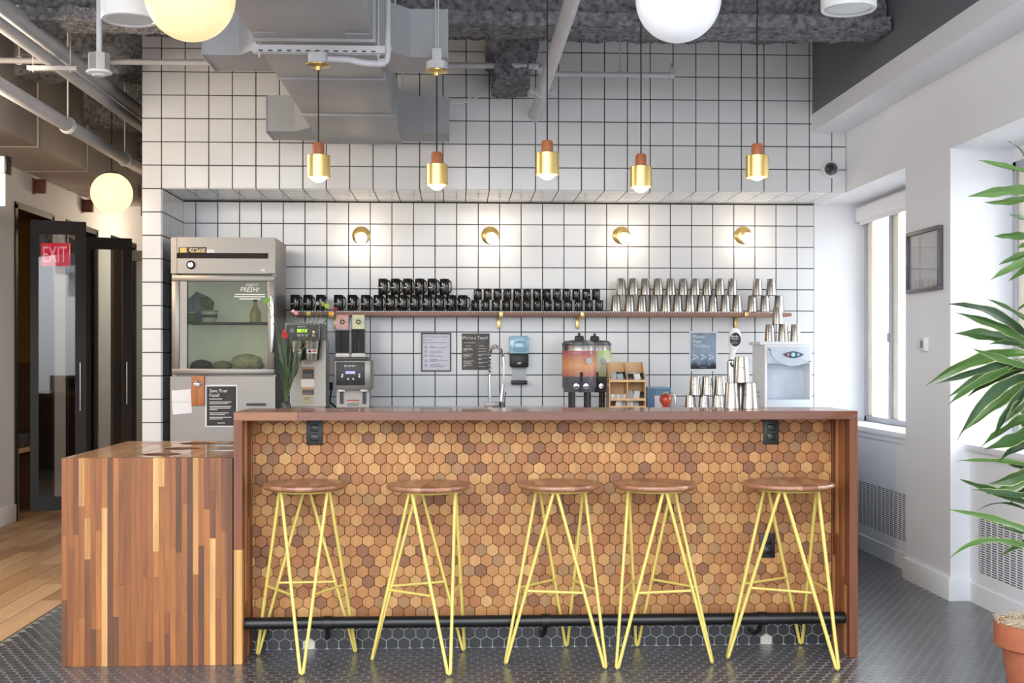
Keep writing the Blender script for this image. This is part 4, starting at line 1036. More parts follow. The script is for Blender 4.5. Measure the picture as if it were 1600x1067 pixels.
MB().lathe([(.022, q.z + .038), (.018, q.z + .044), (.020, q.z + .05), (.012, q.z + .056), (0, q.z + .057)], (q.x, TPY, 0), 20).build('lid', CHROME, t)
MB().tube([(q.x + .02, TPY, q.z + .046), (q.x + .045, TPY, q.z + .044), (q.x + .062, TPY, q.z + .02), (q.x + .06, TPY, q.z - .015)], .0045).build('handle', CHROME, t)

cup = thing('steel_cup', 'cup', 'cup', (0, 0, 0), 'steel cups on the wall shelf')
MB().lathe([(.0360, 0), (.0370, .0015), (.0368, .004), (.0285, .113), (.0275, .116), (.0255, .1165), (.0245, .1145), (0, .114)], (0, 0, 0), 28).build('cup_body', STEELV, cup)
cp = MB()
for row, (za, zb_, a0, a1) in enumerate(((.066, .0685, -1.95, -1.2), (.060, .0615, -1.8, -1.3))):
    n = 8; pts = []
    for k in range(n + 1):
        a = a0 + (a1 - a0) * k / n
        for z in (za, zb_): r = .0368 - (z - .004) / .109 * .0083 + .0004; pts.append(cp.bm.verts.new((r * math.cos(a), r * math.sin(a), z)))
    for k in range(n): cp.bm.faces.new((pts[2 * k], pts[2 * k + 2], pts[2 * k + 3], pts[2 * k + 1]))
cp.build('cup_print', mat('cup_print_grey', (92, 88, 84), .5), cup)
first = [cup]
def place(proto, first, loc, rz, label, group):
    if first:
        o = first.pop(); o.location = loc; o.rotation_euler = (0, 0, rz); o['label'] = label; o['group'] = group
    else: dup(proto, loc, rz, label, group)
SY, SZ = 8.50, Z_at(486.6, 8.50)
def crow(pxs, Y, z, what, grp, n0=1):
    for i, px in enumerate(pxs): place(cup, first, (X_at(px, Y) if px else 0, Y + R.uniform(-.01, .01), z), R.uniform(-.9, .9), 'steel cup, %s from left %s' % (ORD[i + n0], what), grp)
crow([962, 983.5, 1003, 1021.5, 1040, 1059, 1077.5, 1096, 1114.5, 1133, 1151.5], SY, SZ, 'in lower row of long stack on wall shelf', 'steel cups on the wall shelf')
crow([970, 989, 1008.5, 1028, 1048, 1067.5, 1086, 1105, 1124, 1144], SY, SZ + .117, 'in upper row of long stack on wall shelf', 'steel cups on the wall shelf')
crow([1176, 1195.5, 1217.5], SY, SZ, 'in lower row of short stack on wall shelf', 'steel cups on the wall shelf')
crow([1183, 1205], SY, SZ + .117, 'in upper row of short stack on wall shelf', 'steel cups on the wall shelf')
crow([1079, 1100, 1121], 7.47, CTZ, 'in lower row under the plastic bags sign', 'steel cups on the back counter')
crow([1086, 1105, 1125], 7.47, CTZ + .117, 'in upper row under the plastic bags sign', 'steel cups on the back counter')
by_ = 5.42
crow([1144, 1171], by_, BZ, 'in the bottom row of three standing on the bar top', 'steel cups on the bar top')
place(cup, first, (X_at(1157.5, by_ + .075), by_ + .075, BZ), .4, 'upturned steel cup at the back of the three standing on the bar top', 'steel cups on the bar top')
place(cup, first, (X_at(1158.5, by_ + .02), by_ + .02, BZ + .117), -.2, 'upturned steel cup on top of the three standing on the bar top', 'steel cups on the bar top')

KY = 7.75
t = thing('beer_tap', 'white oval tap handle on a chrome tower behind the steel cups', 'beer tap', (X_at(1141, KY), KY, CTZ))
MB().bar((X_at(1141, KY), KY, CTZ), at(1141, 564, KY), .021, 18).lathe([(0, 0), (.045, 0), (.045, .012), (.0, .016)], (X_at(1141, KY), KY, CTZ), 22).build('tower', CHROME, t)
MB().bar(at(1142, 566, KY), at(1142.5, 561, KY), .02, 14, .012).bar(at(1141, 566, KY), at(1141, 572, KY) + Vector((0, -.07, 0)), .008).build('faucet', mat('dark_steel', (110, 108, 106), .3, 1), t)
hp_ = []
prof_ = [(561.5, 1142, 4.6), (556, 1143.5, 4.6), (550, 1145, 4.8), (544, 1146.5, 7), (538, 1147.5, 9.2), (530, 1148, 10.6), (522, 1148, 10), (516, 1147.6, 8), (513, 1147, 5.5), (512, 1147, 2)]
m = MB(); rings = []
for py, px, hw in prof_:
    c = at(px, py, KY); k = KY / F
    rings.append([m.bm.verts.new((c.x + hw * k * math.cos(2 * PI * i / 20), KY + .022 * min(1, hw / 5) * math.sin(2 * PI * i / 20), c.z)) for i in range(20)])
m.bm.faces.new(rings[0]); m.bm.faces.new(rings[-1])
for A, B in zip(rings, rings[1:]):
    for i in range(20): m.bm.faces.new((A[i], A[(i + 1) % 20], B[(i + 1) % 20], B[i]))
m.build('handle', mat('handle_white', (232, 228, 226), .3, coat=.4), t)
c = at(1148, 530.5, KY); k = KY / F
m = MB(); m.prism([(c.x + 8.6 * k * math.cos(2 * PI * i / 24), c.z + 11 * k * math.sin(2 * PI * i / 24)) for i in range(24)], KY - .026, KY - .015, .002); m.build('badge', BLACK, t)
letters('Blade', 1148, 527, 3.2, KY - .026, t, WHITEINK, 11, align='c', name='badge_print'); lines([(1142, 1154, 529.3)], KY - .026, t, WHITEINK, hpx=.7)
GRN = mat('badge_green', (150, 176, 140), .6)
letters('COLD', 1148, 533.6, 2, KY - .026, t, GRN, 7, align='c', name='badge_print'); letters('BREW', 1148, 537.3, 2.4, KY - .026, t, GRN, 10, align='c', name='badge_print')

# ---- water dispenser
QY = 8.02
t = thing('water_dispenser', 'white and pale grey water dispenser at the right end of the counter', 'water dispenser', (X_at(1232, QY), 8.2, CTZ))
def qz(py): return Z_at(py, QY, 1232)
xa, xb = X_at(1195, QY), X_at(1269, QY)
MB().box(xa, xa + .016, QY, 8.36, CTZ, qz(541)).box(xb - .016, xb, QY, 8.36, CTZ, qz(541)).box(xa + .016, xb - .016, 8.2, 8.36, CTZ, qz(541)).box(xa, xb, QY, 8.36, qz(541), qz(539)).build('shell', PLASTICWHITE, t)
MB().box(xa + .016, xb - .016, 8.17, 8.20, qz(624), qz(568)).build('niche', mat('niche_grey', (206, 214, 224), .25), t)
MB().box(xa + .016, xb - .016, QY - .004, 8.2, CTZ, qz(624), .004).build('drip_base', PLASTICGREY, t)
MB().box(xa + .016, xb - .016, QY - .004, 8.2, qz(568), qz(541), .004).build('front_panel', PLASTICGREY, t)
cx_ = X_at(1238, QY)
pts = []
for i in range(13): a = PI + PI * i / 12; pts.append((cx_ + .155 * math.cos(a), qz(546) + .11 * math.sin(a) * 1))
m = MB(); m.prism([(x, z) for x, z in pts if xa + .012 < x < xb - .012], QY - .022, QY - .004, .004); m.build('control_bulge', mat('bulge_grey', (186, 196, 208), .25), t)
m = MB(); m.prism([(cx_ - .073, qz(554))] + [(cx_ - .073 + .146 * i / 10, qz(554) + .022 * math.sin(PI * i / 10)) for i in range(1, 10)] + [(cx_ + .073, qz(554))] + [(cx_ + .073 - .146 * i / 10, qz(554) - .024 * math.sin(PI * i / 10)) for i in range(1, 10)], QY - .027, QY - .02, .002)
cpan = m.build('control_panel', mat('panel_slate', (80, 86, 100), .3), t)
for dx, cl, r in ((-.036, (220, 130, 130), .009), (-.002, (160, 214, 236), .014), (.032, (150, 190, 180), .009)):
    MB().lathe([(r, 0), (r, .004), (0, .005)], (cx_ + dx, QY - .027, qz(554)), 16, 'y').build('button', mat('button_%d' % cl[0], cl, .3), cpan)
MB().tube([(xa + .018 + (cx_ + .10 - xa) * i / 10, QY - .016, qz(545) - .085 * math.sin(PI / 2 * i / 10)) for i in range(11)], .004).build('trim_line', mat('trim_dark', (90, 98, 110), .4), t)
MB().bar((cx_, 8.1, qz(568)), (cx_, 8.1, qz(572)), .012, 12).build('spout', PLASTICWHITE, t)
for k, py in enumerate((614, 621)):
    m = MB()
    for i in range(2):
        yy = QY + .16 + i * .05
        m.lathe([(.008, 0), (.008, .003), (0, .003)], (xa, yy, qz(py)), 10, 'x')
    m.build('vent', mat('vent_slate', (120, 128, 140), .6), t)
tp = MB().box(xa - .03, X_at(1262, QY), QY + .005, 8.34, qz(539) + .001, qz(533.5), .003).build('cup_tray', PLASTICWHITE); tag(tp, 'flat white tray on top of the water dispenser', 'tray')
Yc = QY + .09; zt_ = qz(533.5)
crow([1203.5, 1224, 1243.5], Yc, zt_, 'in the row standing on the water dispenser', 'steel cups on the water dispenser')
place(cup, first, (X_at(1215, Yc), Yc, zt_ + .117), .3, 'upturned steel cup balanced on the row standing on the water dispenser', 'steel cups on the water dispenser')

# ================================================================== WALL SHELF AND MUGS
s0, s1 = X_at(453, 8.42), X_at(1237, 8.42)
sz0, sz1 = Z_at(493.3, 8.42), Z_at(488, 8.42)
t = thing('wall_shelf', 'long thin wooden wall shelf carrying the black mugs and steel cups', 'shelf', ((s0 + s1) / 2, 8.56, sz0))
mid = X_at(848, 8.42)
MB().box(s0, mid - .0005, 8.42, YR - .006, sz0, sz1, .001).build('board', SHELFWOOD, t); MB().box(mid + .0005, s1, 8.42, YR - .006, sz0, sz1, .001).build('board', SHELFWOOD, t)
ml_ = MB(); n = 260
s2 = X_at(1177, 8.42)
ml_.box(s0 + .004, s2, 8.425, 8.70, SZ - .0022, SZ - .0006)
nseg = int((s2 - s0) / .018)
for k in range(nseg): x = s0 + .006 + k * .018; ml_.box(x, x + .009, 8.422, 8.427, sz1 + .0002, SZ - .0022)
liner = ml_.build('shelf_liner', mat('liner_white', (226, 226, 230), .5), t)
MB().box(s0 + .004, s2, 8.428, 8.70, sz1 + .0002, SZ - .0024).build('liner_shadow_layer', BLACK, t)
for px in (519, 783, 910, 1166):
    x = X_at(px, 8.42)
    MB().box(x - .012, x + .012, 8.405, 8.42, sz0 - .006, sz1 + .004, .001).box(x - .012, x + .012, 8.405, YR - .02, sz0 - .006, sz0 - .0005).box(x - .018, x + .006, YR - .024, YR - .008, sz0 - .085, sz0 - .0005, .001).build('bracket', BRASS, t)
def mug_proto(name, r, h, group):
    t = thing(name, 'mug', 'mug', (0, 0, 0), group)
    MB().lathe([(0, 0), (r * .9, 0), (r, .006), (r, h - .002), (r * .97, h), (r * .92, h - .002), (r * .9, .008), (0, .007)], (0, 0, 0), 28).build('mug_body', mat('black_glaze', (20, 19, 19), .12, var=.1, coat=.5), t)
    pts = [(r * .97, 0, h * .84), (r + .009, 0, h * .86), (r + .018, 0, h * .72), (r + .020, 0, h * .5), (r + .017, 0, h * .3), (r + .008, 0, h * .17), (r * .97, 0, h * .16)]
    MB().tube(smooth([Vector(p) for p in pts], 4), .0058, 8).build('mug_handle', mat('black_glaze', (20, 19, 19), .12), t)
    b = MB(); q = []
    for k in range(9):
        a = -1.25 - 1.1 * k / 8
        for z in (h * .42, h * .47): q.append(b.bm.verts.new(((r + .0006) * math.cos(a), (r + .0006) * math.sin(a), z)))
    for k in range(8): b.bm.faces.new((q[2 * k], q[2 * k + 2], q[2 * k + 3], q[2 * k + 1]))
    b.build('mug_print', WHITEINK, t)
    return t
bm1 = mug_proto('coffee_mug', .034, .113, 'large black mugs on the wall shelf'); f1 = [bm1]
def mrow(proto, first, pxs, z, Y, what, grp, rzf):
    for i, px in enumerate(pxs): place(proto, first, (X_at(px, Y), Y + R.uniform(-.006, .006), z), rzf(), 'black mug, %s from left %s' % (ORD[i + 1], what), grp)
r1 = lambda: R.uniform(-.62, -.3)
G1 = 'large black mugs on the wall shelf'
mrow(bm1, f1, [461.5, 481.5, 501.5], SZ, 8.5, 'of three large mugs at shelf left end', G1, r1)
mrow(bm1, f1, [529, 550.5, 571.5, 591, 610, 629, 648.5, 667.5, 686.5, 705, 723], SZ, 8.5, 'in the lower row of the large mug stack', G1, r1)
mrow(bm1, f1, [598.5, 618, 637, 656, 675.5, 694.5], SZ + .114, 8.5, 'in the upper row of the large mug stack', G1, r1)
bm2 = mug_proto('coffee_mug', .0285, .079, 'small black mugs on the wall shelf'); f2 = [bm2]
G2 = 'small black mugs on the wall shelf'
r2 = lambda: R.choice([R.uniform(-2.1, -1.0), R.uniform(1.2, 1.9), R.uniform(-2.2, -1.7)])
mrow(bm2, f2, [742.5 + 16.15 * k for k in range(13)], SZ, 8.5, 'in the lower row of the small mug stack', G2, r2)
mrow(bm2, f2, [746.5 + 15.4 * k for k in range(13)], SZ + .080, 8.5, 'in the upper row of the small mug stack', G2, r2)

# ================================================================== LAMPS
def wall_lamp(px, py, i):
    Y = YR - .004; p = at(px, py, Y)
    t = thing('wall_lamp', 'brass wall lamp with a bare globe bulb, %s from the left above the shelf' % ORD[i], 'lamp', p, 'brass wall lamps above the shelf')
    MB().lathe([(.064, 0), (.064, .006), (.052, .018), (.03, .024), (0, .025)], p, 36, 'y').build('back_plate', BRASS, t)
    e = p + Vector((.004, -.075, -.018))
    MB().bar(p + Vector((0, -.02, 0)), e, .017, 16, .02).build('socket', BRASS, t)
    b = MB(); g = bmesh.ops.create_uvsphere(b.bm, u_segments=24, v_segments=14, radius=.040)
    for v in g['verts']: v.co += e + Vector((.004, -.034, -.012))
    b.build('bulb', BULB, t)
for i, (px, py) in enumerate(((564.5, 368), (766, 368), (971, 368), (1161, 368))): wall_lamp(px, py, i + 1)

def pendant(px, ytop, ybot, yb, Y, i, ztop, canopy=False):
    x = X_at(px, Y); z = lambda q: Z_at(q, Y, px)
    t = thing('pendant_lamp', 'brass pendant lamp with a wooden cap, %s from the left above the bar' % ORD[i], 'lamp', (x, Y, ztop), 'brass pendants above the bar')
    zb, zt = z(ybot), z(ytop)
    R0 = .0505; zc = zb + .098
    MB().lathe([(R0 - .002, zb + .004), (R0, zb), (R0, zc - .002), (R0 - .003, zc), (.024, zc + .001), (.024, zc - .003), (R0 - .005, zc - .004), (R0 - .004, zb + .004)], (x, Y, 0), 40).build('shade', BRASS, t)
    MB().lathe([(0, zc), (.0255, zc), (.0255, zt - .012), (.019, zt - .002), (0, zt)], (x, Y, 0), 28).build('wood_cap', CAPWOOD, t)
    b = MB(); g = bmesh.ops.create_uvsphere(b.bm, u_segments=24, v_segments=14, radius=.040)
    for v in g['verts']: v.co += Vector((x, Y, z(yb) + .040))
    b.build('bulb', BULB, t)
    MB().bar((x, Y, zt - .002), (x, Y, ztop), .0032, 8).build('cord', CABLE, t)
    if canopy:
        MB().lathe([(.010, ztop - .020), (.012, ztop - .004), (.054, ztop), (.054, ztop + .006), (0, ztop + .007)], (x, Y, 0), 32).build('canopy', BRASS, t)
    return x
PF, PB = 5.30, 5.62
z1, z2 = Z_at(103, PF, 498), Z_at(112, PB, 683)
pa = pendant(497.5, 222, 278, 285, PF, 1, z1, True)
pb = pendant(682.5, 237, 290, 297, PB, 2, z2, True)
pendant(855, 219, 274, 281, PF, 3, 3.60); pendant(1001.5, 240, 293, 301, PB, 4, 3.60); pendant(1183, 224, 278, 282, PF, 5, 3.60)

# carriers of the two canopies
t = thing('junction_box', 'round grey junction box above the leftmost brass pendant', 'junction box', (pa, PF, z1))
MB().lathe([(0, .007), (.042, .007), (.044, .012), (.044, .052), (0, .053)], (pa, PF, z1), 8).build('box', PIPE, t)
MB().bar((pa + .04, PF, z1 + .03), (pa + .06, PF, z1 + .03), .017, 12).tube(smooth([Vector((pa + .06, PF, z1 + .03)), Vector((pa + .13, PF, z1 + .028)), Vector((pa + .2, PF, z1 + .015)), Vector((X_at(597, PF), PF, Z_at(101, PF)))], 6), .015, 10).build('flexible_conduit', PIPE, t)
cx0 = X_at(606, PF); cz = Z_at(99, PF)
t = thing('conduit', 'vertical grey conduit with an elbow right of the big duct', 'pipe', (cx0, PF, 3.6))
MB().tube(smooth([Vector((X_at(597, PF), PF, cz)), Vector((cx0 - .008, PF, cz + .004)), Vector((cx0, PF, cz + .03)), Vector((cx0, PF, cz + .08))], 5) + [Vector((cx0, PF, 3.59))], .0125, 12).build('conduit_tube', PIPE, t)
MB().bar((cx0 - .04, PF, cz - .001), (cx0 - .012, PF, cz), .019, 8).bar((cx0, PF, cz + .05), (cx0, PF, cz + .075), .017, 10).build('fitting', PIPE, t)
t = thing('strut_channel', 'slotted grey strut hung under the big duct by the leftmost pendant', 'strut', (pa, PF, z1 + .055))
a, b2 = X_at(394, PF), X_at(602, PF); zc = z1 + .054
MB().box(a, b2, PF - .02, PF - .017, zc, zc + .028).box(a, b2, PF + .017, PF + .02, zc, zc + .028).box(a, b2, PF - .02, PF + .02, zc + .028, zc + .031).build('channel', PIPE, t)
m = MB()
for k in range(13): x = a + .03 + k * (b2 - a - .05) / 13; m.box(x, x + .02, PF - .0212, PF - .0198, zc + .003, zc + .009)
m.build('slots', mat('slot_dark', (70, 70, 74), .8), t)['kind'] = 'stuff'
for x in (a + .03, b2 - .03): MB().bar((x, PF, zc - .02), (x, PF, 3.6), .004, 8).bar((x, PF, zc - .006), (x, PF, zc), .009, 6).build('threaded_rod', PIPE, t)
t = thing('junction_box', 'square grey junction box with two rods above the second pendant', 'junction box', (pb, PB, z2))
MB().lathe([(0, .007), (.046, .007), (.048, .012), (.048, .045), (0, .046)], (pb, PB, z2), 8).build('box', PIPE, t)
MB().box(pb - .022, pb + .022, PB - .02, PB + .02, z2 + .046, z2 + .105, .002).build('bracket', PIPE, t)
MB().bar((pb - .004, PB, z2 + .1), (pb - .012, PB, 3.6), .0035, 8).bar((pb + .006, PB, z2 + .1), (pb + .010, PB, 3.6), .0035, 8).build('rod', PIPE, t)

def globe(px, py, rpx, Y, m_, label, ztop):
    c = at(px, py, Y); r = rpx * Y / F
    t = thing('globe_lamp', label, 'lamp', c + Vector((0, 0, r)), 'opal globe lamps')
    b = MB(); g = bmesh.ops.create_uvsphere(b.bm, u_segments=40, v_segments=24, radius=r)
    for v in g['verts']: v.co += c
    b.build('globe', m_, t)
    MB().lathe([(.05, r * .93), (.05, r * 1.02), (.012, r * 1.06), (0, r * 1.06)], c, 24).build('fitter', BLACK, t)
    MB().bar(c + Vector((0, 0, r)), Vector((c.x, c.y, ztop)), .004, 8).build('cord', CABLE, t)
globe(297, -6, 69, 4.2, GLOBEWARM, 'big glowing warm globe lamp at the top edge left of the big duct', 3.58)
globe(1060, -1, 67, 4.2, GLOBEWHITE, 'big white unlit globe lamp at the top edge over the bar', 3.58)
globe(174.5, 302, 31.5, 9.2, GLOBEFAR, 'small far globe lamp glowing over the corridor doors', 3.45)
for gx, gy, en in ((-2.6, 12.4, 24), (-2.75, 6.2, 48)):
    d = bpy.data.lights.new('corridor_lamp', 'POINT'); d.energy = en; d.color = (1, .80, .56); d.shadow_soft_size = .15
    q = bpy.data.objects.new('corridor_lamp', d); COL.objects.link(q); q.location = (gx, gy, 2.45)
def downlight(px, py, rpx, Y, label, zt):
    c = at(px, py, Y); r = rpx * Y / F
    t = thing('cylinder_downlight', label, 'lamp', (c.x, c.y, zt), 'white cylinder downlights')
    MB().lathe([(r * .82, .004), (r * .97, 0), (r, .004), (r, .22), (0, .221)], c, 40).build('housing', PLASTICWHITE, t)
    MB().lathe([(0, .006), (r * .84, .006), (r * .84, .0), (r * .82, .004)], c, 40).build('lens', mat('downlight_lens', (206, 210, 214), .3), t)
    MB().bar(c + Vector((0, 0, .22)), Vector((c.x, c.y, zt)), .008, 10).build('stem', PLASTICWHITE, t)
downlight(203, 32, 43, 4.6, 'white cylinder downlight left of the warm globe lamp', 3.58)
downlight(1326, 16, 43, 4.6, 'white cylinder downlight near the soffit on the right', 3.58)

# ================================================================== DUCTS AND PIPES
DZ0, DZ1 = 2.665, 2.95
dx0, dx1 = X_at(502.5, 7.9), X_at(627.5, 7.9)
duct = thing('air_duct', 'big grey sheet metal air duct with four side boots over the bar', 'duct', ((dx0 + dx1) / 2, 6.5, DZ1))
ys = [3.4, 4.4, 5.27, 6.0, 6.9, 7.86]
for i, (a, b2) in enumerate(zip(ys, ys[1:])):
    MB().box(dx0 + .002 * (i % 2), dx1 - .002 * (i % 2), a + .002, b2 - .002, DZ0 + .003 * (i % 2), DZ1, .002).build('duct_section', DUCT, duct)
for y in ys[1:-1]:
    MB().box(dx0 - .009, dx1 + .009, y - .008, y + .008, DZ0 - .010, DZ1 + .006, .002).build('flange', DUCT, duct)
for y in (5.15, 6.05, 6.95, 7.82):
    for x, sg in ((dx0, 1), (dx1, -1)): MB().box(x + sg * .01, x + sg * .11, y - .004, y + .004, DZ0 - .007, DZ0 - .001, .001).build('clip', DUCT, duct)
def boot(y0, y1, xo, side, zb, zt):
    m = MB(); x = dx0 if side < 0 else dx1
    k = .42
    P = [(x, y0 - .17), (x + (xo - x) * .45, y0), (xo, y0), (xo, y1), (x, y1)]
    A = [m.bm.verts.new((px, py, zb)) for px, py in P]; B = [m.bm.verts.new((px, py, zt)) for px, py in P]
    m.bm.faces.new(A); m.bm.faces.new(B[::-1])
    for q in range(5): m.bm.faces.new((A[q], A[(q + 1) % 5], B[(q + 1) % 5], B[q]))
    m.build('side_boot', DUCT, duct, False)
    MB().box(min(xo, xo + side * .006), max(xo, xo + side * .006), y0 - .004, y1 + .004, zb - .004, zt + .004).build('boot_flange', DUCT, duct)
zb_, zt_ = 2.70, 2.925
boot(7.62, 7.93, X_at(417, 7.62), -1, zb_, zt_); boot(7.62, 7.93, X_at(700, 7.62), 1, zb_, zt_)
boot(5.70, 6.02, X_at(317, 5.70), -1, zb_, zt_); boot(5.70, 6.02, X_at(698, 5.70), 1, zb_, zt_)
for x, y in ((dx0 + .02, 6.5), (dx1 + .03, 6.5), (dx1 + .03, 7.4), (dx1 + .03, 5.0)): MB().bar((x, y, DZ1 - .01), (x, y, 3.6), .005, 6).build('hanger_rod', PIPE, duct)

def pipe_run(name, label, p, q, r, couplings=(), cat='pipe'):
    p, q = Vector(p), Vector(q); t = thing(name, label, cat, (p + q) / 2)
    MB().bar(p, q, r, 24).build('pipe', PIPE, t)
    d = (q - p).normalized()
    for s in couplings:
        c = p.lerp(q, s); MB().bar(c - d * .03, c + d * .03, r * 1.18, 24).bar(c - d * .012, c + d * .012, r * 1.3, 24).build('coupling', PIPE, t)
    return t
c = at(836, 180, YU)
t = pipe_run('drain_pipe', 'thick pale grey drain pipe running into the tiled wall', (c.x, 3.3, c.z), (c.x, YU - .004, c.z), .037)
yc = 7.38
m = MB().bar((c.x, yc - .035, c.z), (c.x, yc + .035, c.z), .047, 24).bar((c.x, yc - .05, c.z), (c.x, yc - .035, c.z), .041, 24).bar((c.x, yc + .035, c.z), (c.x, yc + .05, c.z), .041, 24)
for sg in (-1, 1): m.box(c.x + sg * .043, c.x + sg * .075, yc - .02, yc + .02, c.z - .012, c.z + .012, .003).bar((c.x + sg * .062, yc - .045, c.z), (c.x + sg * .062, yc + .045, c.z), .007, 8)
m.build('coupling', PIPE, t)
MB().lathe([(.037, 0), (.048, 0), (.046, .012), (.037, .014)], (c.x, YU - .006, c.z), 24, 'y').build('wall_collar', PIPE, t)
SPY = 7.62
zA, zB = Z_at(102, SPY), Z_at(110.5, SPY)
xe = X_at(842, SPY)
t = thing('sprinkler_pipe', 'thin grey sprinkler pipe running across in front of the tiled wall', 'pipe', (X_at(600, SPY), SPY, zA))
MB().bar((-2.955, SPY, zA), (xe, SPY, zA), .0185, 16).build('pipe', PIPE, t)
MB().bar((xe, SPY, zA), (xe + .02, SPY + .06, zB), .023, 12).bar((xe - .03, SPY, zA), (xe, SPY, zA), .024, 12).build('elbow', PIPE, t)
xf = X_at(1050, SPY + .06)
MB().bar((xe + .02, SPY + .06, zB), (xf, SPY + .06, zB), .0165, 16).build('branch', PIPE, t)
MB().bar((xf - .02, SPY + .06, zB), (xf + .012, SPY + .06, zB), .022, 12).bar((xf, SPY + .06, zB), (xf, SPY + .06, zB + .045), .019, 12).build('end_elbow', PIPE, t)
MB().bar((xf, SPY + .06, zB + .045), (xf, SPY + .06, zB + .075), .008, 8, .012).build('sprinkler_head', BRASS, t)
for px in (30, 843, 971):
    x = X_at(px, SPY); z = zA if px < 850 else zB; yy = SPY if px < 900 else SPY + .06
    MB().tube([(x + .023 * math.cos(k * PI / 8), yy, z + .023 * math.sin(k * PI / 8)) for k in range(16)], .005, 6, True).bar((x, yy, z + .022), (x, yy, 3.6), .004, 6).build('hanger', PIPE, t)
y9 = 11.4
def left_pipe(px, py, Z, r, label, y0=4.0, cp=()):
    q = at(px, py, 9.0); k = (Z - H) / (q.z - H); X = q.x * k
    return X, pipe_run('grey_pipe', label, (X, y0, Z), (X, y9, Z), r, cp)
xA, _ = left_pipe(222, 178, 3.08, .046, 'thickest and highest of the three grey pipes over the corridor', cp=(.27,))
xB, _ = left_pipe(222, 199, 2.98, .034, 'thinner grey pipe close below the thickest one over the corridor')
x3, _ = left_pipe(222, 265, 2.74, .041, 'lowest grey pipe over the corridor, beside the taupe duct', cp=(.33, .5))
yh = 7.0
t = thing('pipe_hanger', 'small strut with two rods holding the upper grey pipes', 'strut', (xA, yh, 2.99))
MB().box(xB - .12, xA + .16, yh - .02, yh + .02, 2.92, 2.944, .002).build('strut', PIPE, t)
for x in (xB - .09, xA + .12): MB().bar((x, yh, 2.91), (x, yh, 3.6), .004, 6).build('rod', PIPE, t)
for yy in (7.7, 9.0):
    t = thing('pipe_hanger', 'thin rod and ring holding the lowest grey pipe %s' % ('nearer the bar' if yy < 8 else 'farther down the corridor'), 'hanger', (x3, yy, 2.74))
    MB().tube([(x3 + .047 * math.cos(k * PI / 8), yy, 2.74 + .047 * math.sin(k * PI / 8)) for k in range(16)], .005, 6, True).build('ring', PIPE, t); MB().bar((x3, yy, 2.785), (x3, yy, 3.5), .005, 6).build('rod', PIPE, t)
t = thing('taupe_duct', 'taupe painted rectangular duct along the top of the corridor wall', 'duct', (-3.2, 9, 2.8))
ys = [3.0, 4.2, 5.4, 6.6, 7.6, 8.75, 9.9, 11.0, 12.2]
for a, b2 in zip(ys, ys[1:]): MB().box(XC + .002, -2.97, a + .002, b2 - .002, 2.785, 3.42, .003).build('duct_section', BEIGEDUCT, t)
for y in ys[1:-1]: MB().box(XC + .002, -2.96, y - .012, y + .012, 2.778, 3.42).build('flange', BEIGEDUCT, t)
t = thing('crossing_duct', 'taupe duct crossing the far end of the corridor below the other one', 'duct', (-2.7, 11.9, 2.6))
MB().box(-2.95, XP - .01, 11.5, 12.3, 2.62, 2.9, .004).build('duct_section', BEIGEDUCT, t); MB().box(-2.95, XP - .01, 11.48, 11.5, 2.61, 2.91).build('flange', BEIGEDUCT, t)
wp = at(700, 160, 7.98)
t = MB().tube(smooth([at(700, 163, 7.9), at(725, 160, 8.0), at(745, 152, 8.05), at(757, 145, 8.06)], 5), .004, 6).tube(smooth([at(702, 160, 7.9), at(728, 155, 8.0), at(756, 143, 8.06)], 5), .003, 6).build('white_cable', PLASTICWHITE); tag(t, 'thin white cables from the duct boot to the shaggy hanger stub', 'cable')
sq = at(155, 117, 5.0)
t = thing('occupancy_sensor', 'round white ceiling sensor hanging on a thin pipe at upper left', 'sensor', (sq.x, 5.0, 3.58))
MB().lathe([(0, -.004), (.024, -.004), (.026, 0), (.05, .006), (.051, .012), (.046, .018), (0, .018)], sq, 32).build('lens', PLASTICWHITE, t)
MB().lathe([(.044, .018), (.044, .085), (.0, .086)], sq, 8).build('box', mat('galvanised', (186, 186, 184), .35, .7), t)
MB().bar(sq + Vector((0, 0, .085)), Vector((sq.x, 5.0, 3.58)), .011, 12).build('pipe', PIPE, t)

# ================================================================== THINGS ON THE RIGHT WALL
q = at(1296, 265, YU - .006)
t = thing('security_camera', 'white dome security camera on the tiled wall near the corner', 'camera', q)
MB().lathe([(.058, 0), (.058, .018), (.050, .03), (.044, .034)], q, 32, 'y').build('housing', PLASTICWHITE, t)
MB().lathe([(.044, .032), (.042, .05), (.032, .066), (.016, .075), (0, .077)], q, 28, 'y').build('dome', mat('smoked_dome', (60, 60, 64), .08, coat=.7), t)
b = MB(); g = bmesh.ops.create_uvsphere(b.bm, u_segments=16, v_segments=10, radius=.018)
for v in g['verts']: v.co += q + Vector((-.008, -.066, 0))
b.build('lens', BLACK, t)
Xp = XW - .001
pa_, pb_ = on_x(1474, 351, Xp), on_x(1422, 460, Xp)
y0, y1 = pa_.y, pb_.y; zt_ = on_x(1474, 351, Xp).z; zb_ = on_x(1474, 452, Xp).z
t = thing('picture_frame', 'small grey framed print hung on the white pier', 'picture', (Xp, (y0 + y1) / 2, zb_))
fw = .022
MB().box(Xp - .028, Xp, y0, y1, zt_ - fw, zt_, .002).box(Xp - .028, Xp, y0, y1, zb_, zb_ + fw, .002).box(Xp - .028, Xp, y0, y0 + fw, zb_ + fw, zt_ - fw, .002).box(Xp - .028, Xp, y1 - fw, y1, zb_ + fw, zt_ - fw, .002).build('frame', mat('frame_grey', (96, 94, 98), .35), t)
MB().box(Xp - .010, Xp - .004, y0 + fw, y1 - fw, zb_ + fw, zt_ - fw).build('print', mat('print_grey', (186, 186, 192), .6), t)
